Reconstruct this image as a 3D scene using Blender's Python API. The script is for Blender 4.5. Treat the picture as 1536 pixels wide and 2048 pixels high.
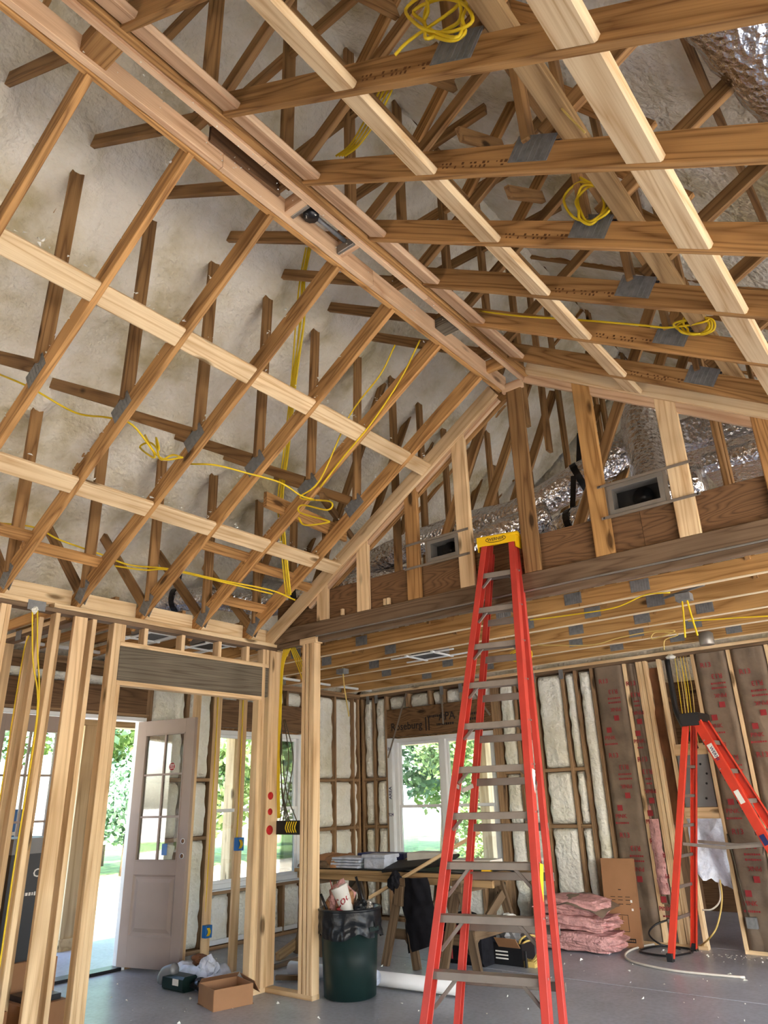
import bpy, bmesh, math, random
from mathutils import Vector, Matrix, noise

for _o in list(bpy.data.objects):
    bpy.data.objects.remove(_o)
SC = bpy.context.scene
COL = SC.collection
random.seed(7)

# ---------------------------------------------------------------- camera
FPX, CAM_H = 1435.04, 1.54
YAW, PITCH, ROLL = -0.668894835, 0.380503912, -0.0304811387
_fw = Vector((math.sin(YAW) * math.cos(PITCH), math.cos(YAW) * math.cos(PITCH), math.sin(PITCH)))
_r = Vector((math.cos(YAW), -math.sin(YAW), 0.0))
_u = _r.cross(_fw)
_c, _s = math.cos(ROLL), math.sin(ROLL)
CR, CU, CF = _c * _r + _s * _u, -_s * _r + _c * _u, _fw
CPOS = Vector((0, 0, CAM_H))
cam = bpy.data.cameras.new('camera')
cam.sensor_fit = 'VERTICAL'
cam.sensor_height = 24.0
cam.lens = FPX / 2048 * 24.0
cam.clip_start, cam.clip_end = 0.05, 400
co = bpy.data.objects.new('camera', cam)
COL.objects.link(co)
_m = Matrix((CR, CU, -CF)).transposed().to_4x4()
_m.translation = CPOS
co.matrix_world = _m
SC.camera = co

# ---------------------------------------------------------------- sky, sun, exposure
world = bpy.data.worlds.new('sky')
SC.world = world
world.use_nodes = True
_nt = world.node_tree
_nt.nodes.clear()
_sky = _nt.nodes.new('ShaderNodeTexSky')
_sky.sky_type = 'NISHITA'
_sky.sun_disc = False
_sky.sun_elevation = math.radians(44)
_sky.sun_rotation = math.radians(130)
_sky.air_density = 1.0
_sky.dust_density = 2.5
_sky.ozone_density = 1.0
_bg = _nt.nodes.new('ShaderNodeBackground')
_bg.inputs['Strength'].default_value = 0.55
_out = _nt.nodes.new('ShaderNodeOutputWorld')
_nt.links.new(_sky.outputs[0], _bg.inputs[0])
_nt.links.new(_bg.outputs[0], _out.inputs[0])

sun = bpy.data.lights.new('sun', 'SUN')
sun.energy = 10.0
sun.angle = math.radians(1.0)
sun.color = (1.0, 0.965, 0.91)
so = bpy.data.objects.new('sun', sun)
COL.objects.link(so)
so.rotation_euler = Vector((-0.60, 0.36, -0.66)).to_track_quat('-Z', 'Y').to_euler()

def portal(loc, rot, sx, sy):
    # sampling guide for the daylight coming through an opening (gives no light of its own)
    L = bpy.data.lights.new('window_portal', 'AREA')
    L.shape = 'RECTANGLE'; L.size = sx; L.size_y = sy
    L.cycles.is_portal = True
    o = bpy.data.objects.new('window_portal', L); COL.objects.link(o)
    o.location = loc; o.rotation_euler = rot

SC.view_settings.view_transform = 'Standard'
SC.view_settings.look = 'None'
SC.view_settings.gamma = 1.0
SC.view_settings.use_curve_mapping = False
SC.view_settings.exposure = 1.85
SC.cycles.use_adaptive_sampling = True
SC.cycles.adaptive_threshold = 0.06
SC.cycles.max_bounces = 7
SC.cycles.diffuse_bounces = 4
SC.cycles.glossy_bounces = 3
SC.cycles.transparent_max_bounces = 16
SC.cycles.sample_clamp_indirect = 6.0
SC.cycles.caustics_reflective = False
SC.cycles.caustics_refractive = False
# ---------------------------------------------------------------- pixel helpers (1536 x 2048 frame)
def ray(x, y):
    return CR * ((x - 768) / FPX) + CU * (-(y - 1024) / FPX) + CF
def at(x, y, ax, val):
    d = ray(x, y); t = (val - CPOS[ax]) / d[ax]
    return CPOS + d * t
def atx(x, y, v): return at(x, y, 0, v)
def aty(x, y, v): return at(x, y, 1, v)
def atz(x, y, v=0.0): return at(x, y, 2, v)

# ---------------------------------------------------------------- materials
def _nodes(name):
    m = bpy.data.materials.new(name); m.use_nodes = True
    nt = m.node_tree
    return m, nt, nt.nodes['Principled BSDF']
def _n(nt, t, **kw):
    n = nt.nodes.new(t)
    for k, v in kw.items(): setattr(n, k, v)
    return n
def _math(nt, op, a, b=None, c=None):
    n = nt.nodes.new('ShaderNodeMath'); n.operation = op
    for i, v in enumerate((a, b, c)):
        if v is None: continue
        if hasattr(v, 'links'): nt.links.new(v, n.inputs[i])
        else: n.inputs[i].default_value = v
    return n.outputs[0]
def _mix(nt, f, a, b, typ='MIX'):
    n = nt.nodes.new('ShaderNodeMix'); n.data_type = 'RGBA'; n.blend_type = typ
    for i, v in ((0, f), (6, a), (7, b)):
        if hasattr(v, 'links'): nt.links.new(v, n.inputs[i])
        else: n.inputs[i].default_value = v if i == 0 else (*v[:3], 1)
    return n.outputs[2]
def _ramp(nt, v, stops):
    n = nt.nodes.new('ShaderNodeValToRGB'); cr = n.color_ramp
    while len(cr.elements) > 1: cr.elements.remove(cr.elements[-1])
    cr.elements[0].position = stops[0][0]; cr.elements[0].color = (*stops[0][1], 1)
    for p, c in stops[1:]:
        e = cr.elements.new(p); e.color = (*c, 1)
    nt.links.new(v, n.inputs[0])
    return n.outputs[0]
def srgb(r, g, b):
    f = lambda c: (c / 255 / 12.92) if c <= 10 else ((c / 255 + 0.055) / 1.055) ** 2.4
    return (f(r), f(g), f(b))

def wood(name, light, dark, knot=0.5, rings=9.0, stretch=0.45, fine=1.0, rough=0.7, vary=0.25, wet=None):
    m, nt, p = _nodes(name)
    tc = _n(nt, 'ShaderNodeTexCoord'); oi = _n(nt, 'ShaderNodeObjectInfo')
    off = _n(nt, 'ShaderNodeVectorMath', operation='SCALE'); off.inputs[0].default_value = (37.0, 91.0, 53.0)
    nt.links.new(oi.outputs['Random'], off.inputs['Scale'])
    add = _n(nt, 'ShaderNodeVectorMath', operation='ADD')
    nt.links.new(tc.outputs['Object'], add.inputs[0]); nt.links.new(off.outputs[0], add.inputs[1])
    mp = _n(nt, 'ShaderNodeMapping'); mp.inputs['Scale'].default_value = (stretch, 7.0, 7.0)
    nt.links.new(add.outputs[0], mp.inputs[0])
    n1 = _n(nt, 'ShaderNodeTexNoise'); n1.inputs['Scale'].default_value = 1.0; n1.inputs['Detail'].default_value = 2.0
    n1.inputs['Roughness'].default_value = 0.35
    nt.links.new(mp.outputs[0], n1.inputs['Vector'])
    # knots
    mk = _n(nt, 'ShaderNodeMapping'); mk.inputs['Scale'].default_value = (2.2, 6.5, 6.5)
    nt.links.new(add.outputs[0], mk.inputs[0])
    vo = _n(nt, 'ShaderNodeTexVoronoi'); vo.inputs['Scale'].default_value = 0.8
    nt.links.new(mk.outputs[0], vo.inputs['Vector'])
    k = _math(nt, 'SUBTRACT', 1.0, _math(nt, 'MULTIPLY', vo.outputs['Distance'], 5.5))
    k = _math(nt, 'MAXIMUM', k, 0.0)
    sep = _n(nt, 'ShaderNodeSeparateColor'); nt.links.new(vo.outputs['Color'], sep.inputs[0])
    on = _math(nt, 'GREATER_THAN', sep.outputs[0], 1.0 - knot * 0.8)
    k = _math(nt, 'MULTIPLY', k, on)
    ph = _math(nt, 'ADD', _math(nt, 'MULTIPLY', n1.outputs[0], rings), _math(nt, 'MULTIPLY', k, 0.9))
    ring = _math(nt, 'PINGPONG', ph, 0.5)
    ring = _math(nt, 'MULTIPLY', ring, 2.0)
    mf = _n(nt, 'ShaderNodeMapping'); mf.inputs['Scale'].default_value = (3.0, 160.0, 160.0)
    nt.links.new(add.outputs[0], mf.inputs[0])
    nf = _n(nt, 'ShaderNodeTexNoise'); nf.inputs['Scale'].default_value = 1.0; nf.inputs['Detail'].default_value = 1.0
    nt.links.new(mf.outputs[0], nf.inputs['Vector'])
    v = _math(nt, 'ADD', _math(nt, 'MULTIPLY', _math(nt, 'POWER', ring, 2.0), 0.7), _math(nt, 'MULTIPLY', _math(nt, 'SUBTRACT', nf.outputs[0], 0.42), 0.8 * fine))
    col = _ramp(nt, v, [(0.0, light), (0.55, tuple(0.5 * a + 0.5 * b for a, b in zip(light, dark))), (1.0, dark)])
    kc = tuple(c * 0.28 for c in dark)
    col = _mix(nt, _math(nt, 'MINIMUM', _math(nt, 'MULTIPLY', _math(nt, 'POWER', k, 1.3), 2.2), 0.9), col, kc)
    # each board has its own tone
    tone = _math(nt, 'ADD', 1.0 - vary / 2, _math(nt, 'MULTIPLY', oi.outputs['Random'], vary))
    hs = _n(nt, 'ShaderNodeHueSaturation'); nt.links.new(tone, hs.inputs['Value']); nt.links.new(col, hs.inputs['Color'])
    # blotchy weathering
    nb = _n(nt, 'ShaderNodeTexNoise'); nb.inputs['Scale'].default_value = 1.7; nb.inputs['Detail'].default_value = 2
    nt.links.new(add.outputs[0], nb.inputs['Vector'])
    bl = _math(nt, 'MULTIPLY', _math(nt, 'MAXIMUM', _math(nt, 'SUBTRACT', nb.outputs[0], 0.5), 0.0), 1.6)
    out = _mix(nt, bl, hs.outputs[0], wet if wet else tuple(c * 0.6 for c in dark))
    nt.links.new(out, p.inputs['Base Color'])
    p.inputs['Roughness'].default_value = rough
    p.inputs['Specular IOR Level'].default_value = 0.25
    return m

def plain(name, col, rough=0.6, metal=0.0, noise_amt=0.12, noise_scale=8.0, bump=0.0, bscale=40.0, spec=0.4, dist=0.004, detail=4):
    m, nt, p = _nodes(name)
    tc = _n(nt, 'ShaderNodeTexCoord')
    nz = _n(nt, 'ShaderNodeTexNoise'); nz.inputs['Scale'].default_value = noise_scale; nz.inputs['Detail'].default_value = detail
    nt.links.new(tc.outputs['Object'], nz.inputs['Vector'])
    f = _math(nt, 'MULTIPLY', nz.outputs[0], 1.0)
    c = _ramp(nt, f, [(0.3, tuple(max(0, x * (1 - noise_amt * 1.6)) for x in col)), (0.5, col), (0.72, tuple(min(1, x * (1 + noise_amt)) for x in col))])
    nt.links.new(c, p.inputs['Base Color'])
    p.inputs['Roughness'].default_value = rough; p.inputs['Metallic'].default_value = metal
    p.inputs['Specular IOR Level'].default_value = spec
    if bump:
        nb = _n(nt, 'ShaderNodeTexNoise'); nb.inputs['Scale'].default_value = bscale; nb.inputs['Detail'].default_value = 5
        nt.links.new(tc.outputs['Object'], nb.inputs['Vector'])
        bp = _n(nt, 'ShaderNodeBump'); bp.inputs['Strength'].default_value = bump; bp.inputs['Distance'].default_value = dist
        nt.links.new(nb.outputs[0], bp.inputs['Height']); nt.links.new(bp.outputs[0], p.inputs['Normal'])
    return m

def glass_mat(name, tint=(1, 1, 1), refl=0.08):
    m = bpy.data.materials.new(name); m.use_nodes = True
    nt = m.node_tree; nt.nodes.clear()
    o = nt.nodes.new('ShaderNodeOutputMaterial'); mx = nt.nodes.new('ShaderNodeMixShader')
    t = nt.nodes.new('ShaderNodeBsdfTransparent'); t.inputs[0].default_value = (*tint, 1)
    g = nt.nodes.new('ShaderNodeBsdfGlossy'); g.inputs['Roughness'].default_value = 0.02
    lw = nt.nodes.new('ShaderNodeFresnel'); lw.inputs['IOR'].default_value = 1.45
    f = _math(nt, 'ADD', _math(nt, 'MULTIPLY', lw.outputs[0], 0.9), refl * 0.3)
    nt.links.new(f, mx.inputs[0]); nt.links.new(t.outputs[0], mx.inputs[1]); nt.links.new(g.outputs[0], mx.inputs[2])
    nt.links.new(mx.outputs[0], o.inputs[0])
    return m

def foil_mat(name, col=(0.72, 0.72, 0.74)):
    m, nt, p = _nodes(name)
    tc = _n(nt, 'ShaderNodeTexCoord')
    p.inputs['Base Color'].default_value = (*col, 1); p.inputs['Metallic'].default_value = 1.0; p.inputs['Roughness'].default_value = 0.22
    vo = _n(nt, 'ShaderNodeTexVoronoi'); vo.inputs['Scale'].default_value = 26
    nz = _n(nt, 'ShaderNodeTexNoise'); nz.inputs['Scale'].default_value = 34; nz.inputs['Detail'].default_value = 2
    nt.links.new(tc.outputs['Object'], vo.inputs['Vector']); nt.links.new(tc.outputs['Object'], nz.inputs['Vector'])
    h = _math(nt, 'ADD', vo.outputs['Distance'], nz.outputs[0])
    bp = _n(nt, 'ShaderNodeBump'); bp.inputs['Strength'].default_value = 0.8; bp.inputs['Distance'].default_value = 0.016
    nt.links.new(h, bp.inputs['Height']); nt.links.new(bp.outputs[0], p.inputs['Normal'])
    return m

def foam_mat(name, a, b, c):
    m, nt, p = _nodes(name)
    tc = _n(nt, 'ShaderNodeTexCoord')
    n1 = _n(nt, 'ShaderNodeTexNoise'); n1.inputs['Scale'].default_value = 1.6; n1.inputs['Detail'].default_value = 4
    n1.inputs['Roughness'].default_value = 0.6
    nt.links.new(tc.outputs['Object'], n1.inputs['Vector'])
    col = _ramp(nt, n1.outputs[0], [(0.33, c), (0.47, b), (0.6, a)])
    nt.links.new(col, p.inputs['Base Color']); p.inputs['Roughness'].default_value = 0.75
    p.inputs['Specular IOR Level'].default_value = 0.3
    n2 = _n(nt, 'ShaderNodeTexNoise'); n2.inputs['Scale'].default_value = 20; n2.inputs['Detail'].default_value = 2.5
    nt.links.new(tc.outputs['Object'], n2.inputs['Vector'])
    h = n2.outputs[0]
    bp = _n(nt, 'ShaderNodeBump'); bp.inputs['Strength'].default_value = 1.0; bp.inputs['Distance'].default_value = 0.035
    nt.links.new(h, bp.inputs['Height']); nt.links.new(bp.outputs[0], p.inputs['Normal'])
    return m

MAT = {}
MAT['truss'] = wood('truss_pine', srgb(196, 150, 96), srgb(114, 75, 40), knot=0.5, rings=11, vary=0.4)
MAT['truss_web'] = wood('web_pine', srgb(168, 130, 86), srgb(98, 66, 38), knot=0.4, rings=8, vary=0.4)
MAT['block'] = wood('fresh_pine', srgb(236, 212, 172), srgb(196, 156, 108), knot=0.6, rings=9, vary=0.14)
MAT['block_pink'] = wood('ridge_pine', srgb(226, 194, 160), srgb(176, 132, 98), knot=0.35, rings=6, vary=0.14)
MAT['stud'] = wood('stud_spruce', srgb(236, 208, 166), srgb(190, 152, 108), knot=0.7, rings=5, vary=0.14)
MAT['stud_ext'] = wood('stud_pine_weathered', srgb(164, 134, 102), srgb(102, 78, 56), knot=0.7, rings=6, vary=0.25)
MAT['plate'] = wood('plate_weathered', srgb(128, 106, 84), srgb(86, 66, 48), knot=0.5, rings=9, vary=0.1)
MAT['header'] = wood('header_grey_brown', srgb(120, 112, 98), srgb(72, 64, 52), knot=0.8, rings=16, stretch=0.3, vary=0.05)
MAT['lvl'] = wood('lvl_veneer', srgb(130, 98, 68), srgb(78, 54, 36), knot=0.2, rings=16, stretch=1.2, vary=0.06)
MAT['lvl_dark'] = wood('lvl_dark', srgb(122, 94, 68), srgb(76, 54, 38), knot=0.15, rings=14, stretch=0.5, vary=0.06)
MAT['joist'] = wood('joist_pine', srgb(196, 152, 96), srgb(134, 92, 48), knot=0.5, rings=9, vary=0.2)
MAT['edge'] = wood('lit_edge_pale', srgb(240, 224, 196), srgb(214, 188, 150), knot=0.1, rings=3, vary=0.1)  # pale tone that paints the bright lit edge under the flat joists
MAT['post'] = wood('porch_post', srgb(206, 186, 148), srgb(156, 132, 96), knot=0.6, rings=5, vary=0.1)
MAT['bench'] = wood('bench_plank', srgb(176, 146, 106), srgb(120, 92, 60), knot=0.5, rings=7, vary=0.2)
MAT['bench_old'] = wood('sawhorse_old', srgb(120, 100, 78), srgb(72, 56, 42), knot=0.5, rings=7, vary=0.2)
MAT['osb'] = plain('osb_sheathing', srgb(150, 112, 74), 0.8, noise_amt=0.35, noise_scale=22)
MAT['galv'] = plain('galvanised_plate', srgb(132, 134, 136), 0.55, 0.35, 0.12, 30)
MAT['tin'] = plain('sheet_metal', srgb(150, 146, 140), 0.42, 0.6, 0.06, 6)
MAT['tin_dull'] = plain('dull_tin', srgb(140, 130, 118), 0.55, 0.4, 0.06, 6)
MAT['alu'] = plain('ladder_aluminium', srgb(150, 140, 132), 0.5, 0.55, 0.08, 10)
MAT['foam'] = foam_mat('spray_foam', srgb(243, 239, 228), srgb(232, 226, 208), srgb(200, 189, 154))
MAT['foam_wall'] = foam_mat('spray_foam_wall', srgb(242, 243, 238), srgb(236, 236, 226), srgb(220, 218, 200))
MAT['foil'] = foil_mat('duct_foil')
MAT['black'] = plain('black_plastic', (0.012, 0.012, 0.014), 0.35, 0, 0.1, 8)
MAT['dark'] = plain('dark_void', (0.01, 0.01, 0.011), 0.6, 0, 0.1, 8)
MAT['cloth'] = plain('black_cloth', (0.014, 0.014, 0.018), 0.9, 0, 0.2, 12, bump=0.4, bscale=30, spec=0.1)
MAT['wire'] = plain('yellow_cable', srgb(232, 200, 34), 0.45, 0, 0.05, 12)
MAT['wire_dull'] = plain('tan_cable', srgb(214, 186, 110), 0.5, 0, 0.05, 12)
MAT['wire_dk'] = plain('dark_cable', srgb(74, 66, 50), 0.6, 0, 0.05, 12)
MAT['white_wire'] = plain('white_cable', srgb(222, 216, 204), 0.5, 0, 0.05, 12)
MAT['red'] = plain('ladder_fibreglass', srgb(190, 64, 54), 0.45, 0, 0.1, 5)
MAT['red2'] = plain('ladder_fibreglass_dark', srgb(214, 62, 40), 0.45, 0, 0.1, 5)
MAT['yellow'] = plain('yellow_plastic', srgb(236, 190, 22), 0.4, 0, 0.06, 8)
MAT['blue'] = plain('blue_box_plastic', srgb(38, 110, 186), 0.4, 0, 0.06, 8)
MAT['can'] = plain('dark_green_plastic', srgb(18, 40, 38), 0.42, 0, 0.15, 5)
MAT['bag'] = plain('black_bag_film', (0.010, 0.012, 0.015), 0.3, 0, 0.1, 6, bump=0.5, bscale=9, dist=0.02, spec=0.3)
MAT['card'] = plain('cardboard', srgb(160, 118, 84), 0.85, 0, 0.06, 5)
MAT['card_dk'] = plain('cardboard_inside', srgb(116, 84, 60), 0.9, 0, 0.06, 5)
MAT['kraft'] = plain('kraft_paper', srgb(124, 108, 92), 0.75, 0, 0.16, 5, bump=0.5, bscale=14, dist=0.012)
MAT['pink'] = plain('pink_fibreglass', srgb(206, 158, 156), 0.95, 0, 0.2, 14, bump=1.0, bscale=40, spec=0.05, dist=0.02)
MAT['redprint'] = plain('red_print', srgb(150, 48, 52), 0.8, 0, 0.1, 20)
MAT['blackprint'] = plain('black_print', srgb(40, 34, 32), 0.8, 0, 0.1, 20)
MAT['whiteprint'] = plain('white_print', srgb(232, 230, 226), 0.7, 0, 0.05, 20)
MAT['navyprint'] = plain('navy_print', srgb(36, 44, 96), 0.6, 0, 0.05, 20)
MAT['door'] = plain('door_taupe', srgb(158, 142, 134), 0.6, 0, 0.05, 3)
MAT['white'] = plain('white_vinyl', srgb(232, 236, 240), 0.45, 0, 0.03, 3)
MAT['wrap'] = plain('house_wrap', srgb(226, 232, 238), 0.5, 0, 0.05, 4, bump=0.4, bscale=10)
MAT['glass'] = glass_mat('window_glass', (0.97, 0.985, 0.98))
MAT['paper'] = plain('white_paper', srgb(224, 222, 216), 0.8, 0, 0.06, 6)
MAT['plastic_clear'] = glass_mat('clear_plastic_film', (0.82, 0.86, 0.92), 0.6)
MAT['poly'] = plain('poly_sheet', srgb(196, 204, 222), 0.25, 0, 0.2, 7, bump=0.8, bscale=12, dist=0.03)
MAT['grey'] = plain('grey_panel', srgb(128, 128, 130), 0.5, 0.2, 0.06, 6)
MAT['tube'] = plain('white_tube', srgb(222, 222, 222), 0.5, 0, 0.05, 5)
MAT['redspray'] = plain('red_marking_paint', srgb(206, 44, 44), 0.8, 0, 0.1, 20)
MAT['stamp'] = plain('stamp_ink', srgb(104, 66, 34), 0.8)
MAT['brown_panel'] = plain('brown_paper', srgb(110, 70, 42), 0.8, 0, 0.2, 6)

def concrete():
    m, nt, p = _nodes('concrete_slab')
    tc = _n(nt, 'ShaderNodeTexCoord')
    n1 = _n(nt, 'ShaderNodeTexNoise'); n1.inputs['Scale'].default_value = 0.9; n1.inputs['Detail'].default_value = 7
    n1.inputs['Roughness'].default_value = 0.62
    nt.links.new(tc.outputs['Object'], n1.inputs['Vector'])
    col = _ramp(nt, n1.outputs[0], [(0.3, srgb(136, 140, 146)), (0.5, srgb(158, 164, 174)), (0.68, srgb(178, 185, 196))])
    n2 = _n(nt, 'ShaderNodeTexNoise'); n2.inputs['Scale'].default_value = 30; n2.inputs['Detail'].default_value = 5
    nt.links.new(tc.outputs['Object'], n2.inputs['Vector'])
    col = _mix(nt, 0.35, col, _ramp(nt, n2.outputs[0], [(0.35, srgb(126, 128, 132)), (0.6, srgb(170, 174, 182))]))
    nt.links.new(col, p.inputs['Base Color'])
    rg = _ramp(nt, n1.outputs[0], [(0.3, (0.42, 0.42, 0.42)), (0.7, (0.28, 0.28, 0.28))])
    nt.links.new(rg, p.inputs['Roughness']); p.inputs['Specular IOR Level'].default_value = 0.5
    bp = _n(nt, 'ShaderNodeBump'); nt.nodes.remove(bp)
    return m
MAT['concrete'] = concrete()
MAT['ground'] = plain('sandy_ground', srgb(206, 196, 178), 0.95, 0, 0.2, 0.6)
MAT['grass'] = plain('mown_grass', srgb(120, 150, 84), 0.95, 0, 0.35, 2.5)
MAT['bark'] = plain('tree_bark', srgb(104, 88, 72), 0.9, 0, 0.3, 9)
def leaf_mat(name, a, b):
    m, nt, p = _nodes(name)
    tc = _n(nt, 'ShaderNodeTexCoord')
    n1 = _n(nt, 'ShaderNodeTexNoise'); n1.inputs['Scale'].default_value = 1.3; n1.inputs['Detail'].default_value = 3
    nt.links.new(tc.outputs['Object'], n1.inputs['Vector'])
    nt.links.new(_ramp(nt, n1.outputs[0], [(0.35, a), (0.65, b)]), p.inputs['Base Color'])
    p.inputs['Roughness'].default_value = 0.6
    return m
MAT['leaf'] = leaf_mat('leaf_green', srgb(74, 108, 56), srgb(146, 172, 104))
MAT['leaf2'] = leaf_mat('leaf_blue_green', srgb(66, 106, 78), srgb(128, 164, 128))
MAT['car'] = plain('truck_blue', srgb(22, 44, 70), 0.3, 0.2, 0.05, 4)
MAT['car_glass'] = plain('truck_glass', (0.03, 0.04, 0.05), 0.1)
MAT['tyre'] = plain('tyre_rubber', (0.004, 0.004, 0.004), 0.9, spec=0.02)
MAT['shrink'] = plain('blue_wrap', srgb(58, 112, 178), 0.4, 0, 0.15, 5, bump=0.4, bscale=12)

# ---------------------------------------------------------------- geometry helpers
LOC = {}
def tag(o, label=None, cat=None, group=None, kind=None):
    if label: o['label'] = label
    if cat: o['category'] = cat
    if group: o['group'] = group
    if kind: o['kind'] = kind
    return o
def thing(name, label, cat, loc=(0, 0, 0), group=None, kind=None):
    o = bpy.data.objects.new(name, None); COL.objects.link(o)
    o.empty_display_size = 0.05
    o.location = loc; LOC[o.name] = Vector(loc)
    return tag(o, label, cat, group, kind)
def struct(name, label=None, loc=(0, 0, 0)):
    return thing(name, label, None, loc, None, 'structure')
def under(o, parent):
    if parent is not None:
        o.parent = parent
        o.matrix_parent_inverse = Matrix.Translation(wloc(parent)).inverted() if parent.type == 'EMPTY' else WM[parent.name].inverted()
    return o
def wloc(p):
    return LOC[p.name]
WM = {}
def make(name, verts, faces, mat, parent=None, mw=None, smooth=False, mesh=None):
    if mesh is None:
        mesh = bpy.data.meshes.new(name)
        mesh.from_pydata([tuple(v) for v in verts], [], faces)
        mesh.materials.append(MAT[mat] if isinstance(mat, str) else mat)
        if smooth:
            mesh.polygons.foreach_set('use_smooth', [True] * len(mesh.polygons))
        mesh.update()
    o = bpy.data.objects.new(name, mesh); COL.objects.link(o)
    mw = mw or Matrix.Identity(4)
    o.matrix_world = mw
    WM[o.name] = mw.copy()
    under(o, parent)
    o.matrix_basis = mw
    return o
def frame(a, b, ref=(0, 0, 1)):
    a, b = Vector(a), Vector(b)
    x = (b - a).normalized(); z = Vector(ref)
    if abs(x.dot(z.normalized())) > 0.999: z = Vector((0, 1, 0)) if abs(x.y) < 0.9 else Vector((1, 0, 0))
    y = z.cross(x).normalized(); z = x.cross(y)
    m = Matrix((x, y, z)).transposed().to_4x4()
    m.translation = (a + b) / 2
    return m, (b - a).length
def board_geo(L, w, h, ch=0.003):
    c = min(ch, w * 0.3, h * 0.3)
    sec = [(w/2 - c, -h/2), (w/2, -h/2 + c), (w/2, h/2 - c), (w/2 - c, h/2), (-w/2 + c, h/2), (-w/2, h/2 - c), (-w/2, -h/2 + c), (-w/2 + c, -h/2)]
    vs = [(-L/2, y, z) for y, z in sec] + [(L/2, y, z) for y, z in sec]
    fs = [(i, (i+1) % 8, 8 + (i+1) % 8, 8 + i) for i in range(8)] + [tuple(range(7, -1, -1)), tuple(range(8, 16))]
    return vs, fs
def board(name, a, b, w, h, mat, parent=None, ref=(0, 0, 1), ch=0.003):
    m, L = frame(a, b, ref)
    vs, fs = board_geo(L, w, h, ch)
    return make(name, vs, fs, mat, parent, m)
def box(name, lo, hi, mat, parent=None, ch=0.003):
    lo, hi = Vector(lo), Vector(hi); c = (lo + hi) / 2; d = hi - lo
    i = max(range(3), key=lambda k: d[k])
    e = Vector((0, 0, 0)); e[i] = d[i] / 2
    ref = (0, 0, 1) if i != 2 else (1, 0, 0)
    m, L = frame(c - e, c + e, ref)
    if i == 0: w, h = d.y, d.z
    elif i == 1: w, h = d.x, d.z
    else: w, h = d.y, d.x
    vs, fs = board_geo(L, w, h, ch)
    return make(name, vs, fs, mat, parent, m)
class MB:
    # collects shapes into one mesh
    def __init__(s): s.v = []; s.f = []
    def add(s, vs, fs, m=None):
        n = len(s.v)
        s.v += [tuple(m @ Vector(v)) if m else tuple(v) for v in vs]
        s.f += [tuple(i + n for i in f) for f in fs]
        return s
    def bar(s, a, b, w, h, ref=(0, 0, 1), ch=0.002):
        m, L = frame(a, b, ref); s.add(*board_geo(L, w, h, ch), m); return s
    def box(s, lo, hi, ch=0.002):
        lo, hi = Vector(lo), Vector(hi); c = (lo + hi) / 2; d = hi - lo
        vs, fs = board_geo(d.x, d.y, d.z, ch)
        s.add(vs, fs, Matrix.Translation(c)); return s
    def tube(s, pts, r, seg=6, smooth=True):
        s.add(*tube_geo(pts, r, seg)); return s
    def lathe(s, prof, seg=24, m=None, cap=True):
        s.add(*lathe_geo(prof, seg, cap), m); return s
    def build(s, name, mat, parent=None, mw=None, smooth=False):
        return make(name, s.v, s.f, mat, parent, mw, smooth)
def spline(pts, k=6):
    P = [Vector(p) for p in pts]
    if len(P) < 3: return P
    out = []
    for i in range(len(P) - 1):
        p0 = P[i-1] if i else P[0] * 2 - P[1]; p1, p2 = P[i], P[i+1]
        p3 = P[i+2] if i + 2 < len(P) else P[-1] * 2 - P[-2]
        for j in range(k):
            t = j / k
            out.append(0.5 * ((2*p1) + (p2-p0)*t + (2*p0-5*p1+4*p2-p3)*t*t + (3*p1-p0-3*p2+p3)*t**3))
    return out + [P[-1]]
def tube_geo(pts, r, seg=6):
    P = [Vector(p) for p in pts]; vs = []; fs = []
    up = Vector((0.3, 0.2, 0.93)).normalized(); rr = r if callable(r) else (lambda t: r)
    n = len(P)
    for i, p in enumerate(P):
        t = (P[min(i+1, n-1)] - P[max(i-1, 0)])
        t = t.normalized() if t.length > 1e-9 else Vector((0, 0, 1))
        s = up - t * up.dot(t)
        if s.length < 1e-4: s = t.orthogonal()
        s.normalize(); up = s; q = t.cross(s)
        R_ = rr(i / max(1, n-1))
        for k in range(seg):
            a = 2 * math.pi * k / seg
            vs.append(p + (s * math.cos(a) + q * math.sin(a)) * R_)
    for i in range(n - 1):
        for k in range(seg):
            fs.append((i*seg+k, i*seg+(k+1) % seg, (i+1)*seg+(k+1) % seg, (i+1)*seg+k))
    fs.append(tuple(range(seg-1, -1, -1))); fs.append(tuple((n-1)*seg + k for k in range(seg)))
    return vs, fs
def tube(name, pts, r, mat, parent=None, seg=6, k=6, smooth=True):
    P = spline(pts, k) if k > 1 else [Vector(p) for p in pts]
    return make(name, *tube_geo(P, r, seg), mat, parent, None, smooth)
def lathe_geo(prof, seg=24, cap=True):
    vs = [(r * math.cos(2*math.pi*k/seg), r * math.sin(2*math.pi*k/seg), z) for r, z in prof for k in range(seg)]
    fs = [(i*seg+k, i*seg+(k+1) % seg, (i+1)*seg+(k+1) % seg, (i+1)*seg+k) for i in range(len(prof)-1) for k in range(seg)]
    if cap:
        fs.append(tuple(range(seg-1, -1, -1))); fs.append(tuple((len(prof)-1)*seg + k for k in range(seg)))
    return vs, fs
def lathe(name, prof, mat, parent=None, mw=None, seg=24, cap=True, smooth=True):
    return make(name, *lathe_geo(prof, seg, cap), mat, parent, mw, smooth)
def axes(o, x, y):
    # matrix with origin o, local X along x, local Y along y
    x = Vector(x).normalized(); z = x.cross(Vector(y)).normalized(); y = z.cross(x)
    m = Matrix((x, y, z)).transposed().to_4x4(); m.translation = Vector(o)
    return m
TXT = {}
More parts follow.
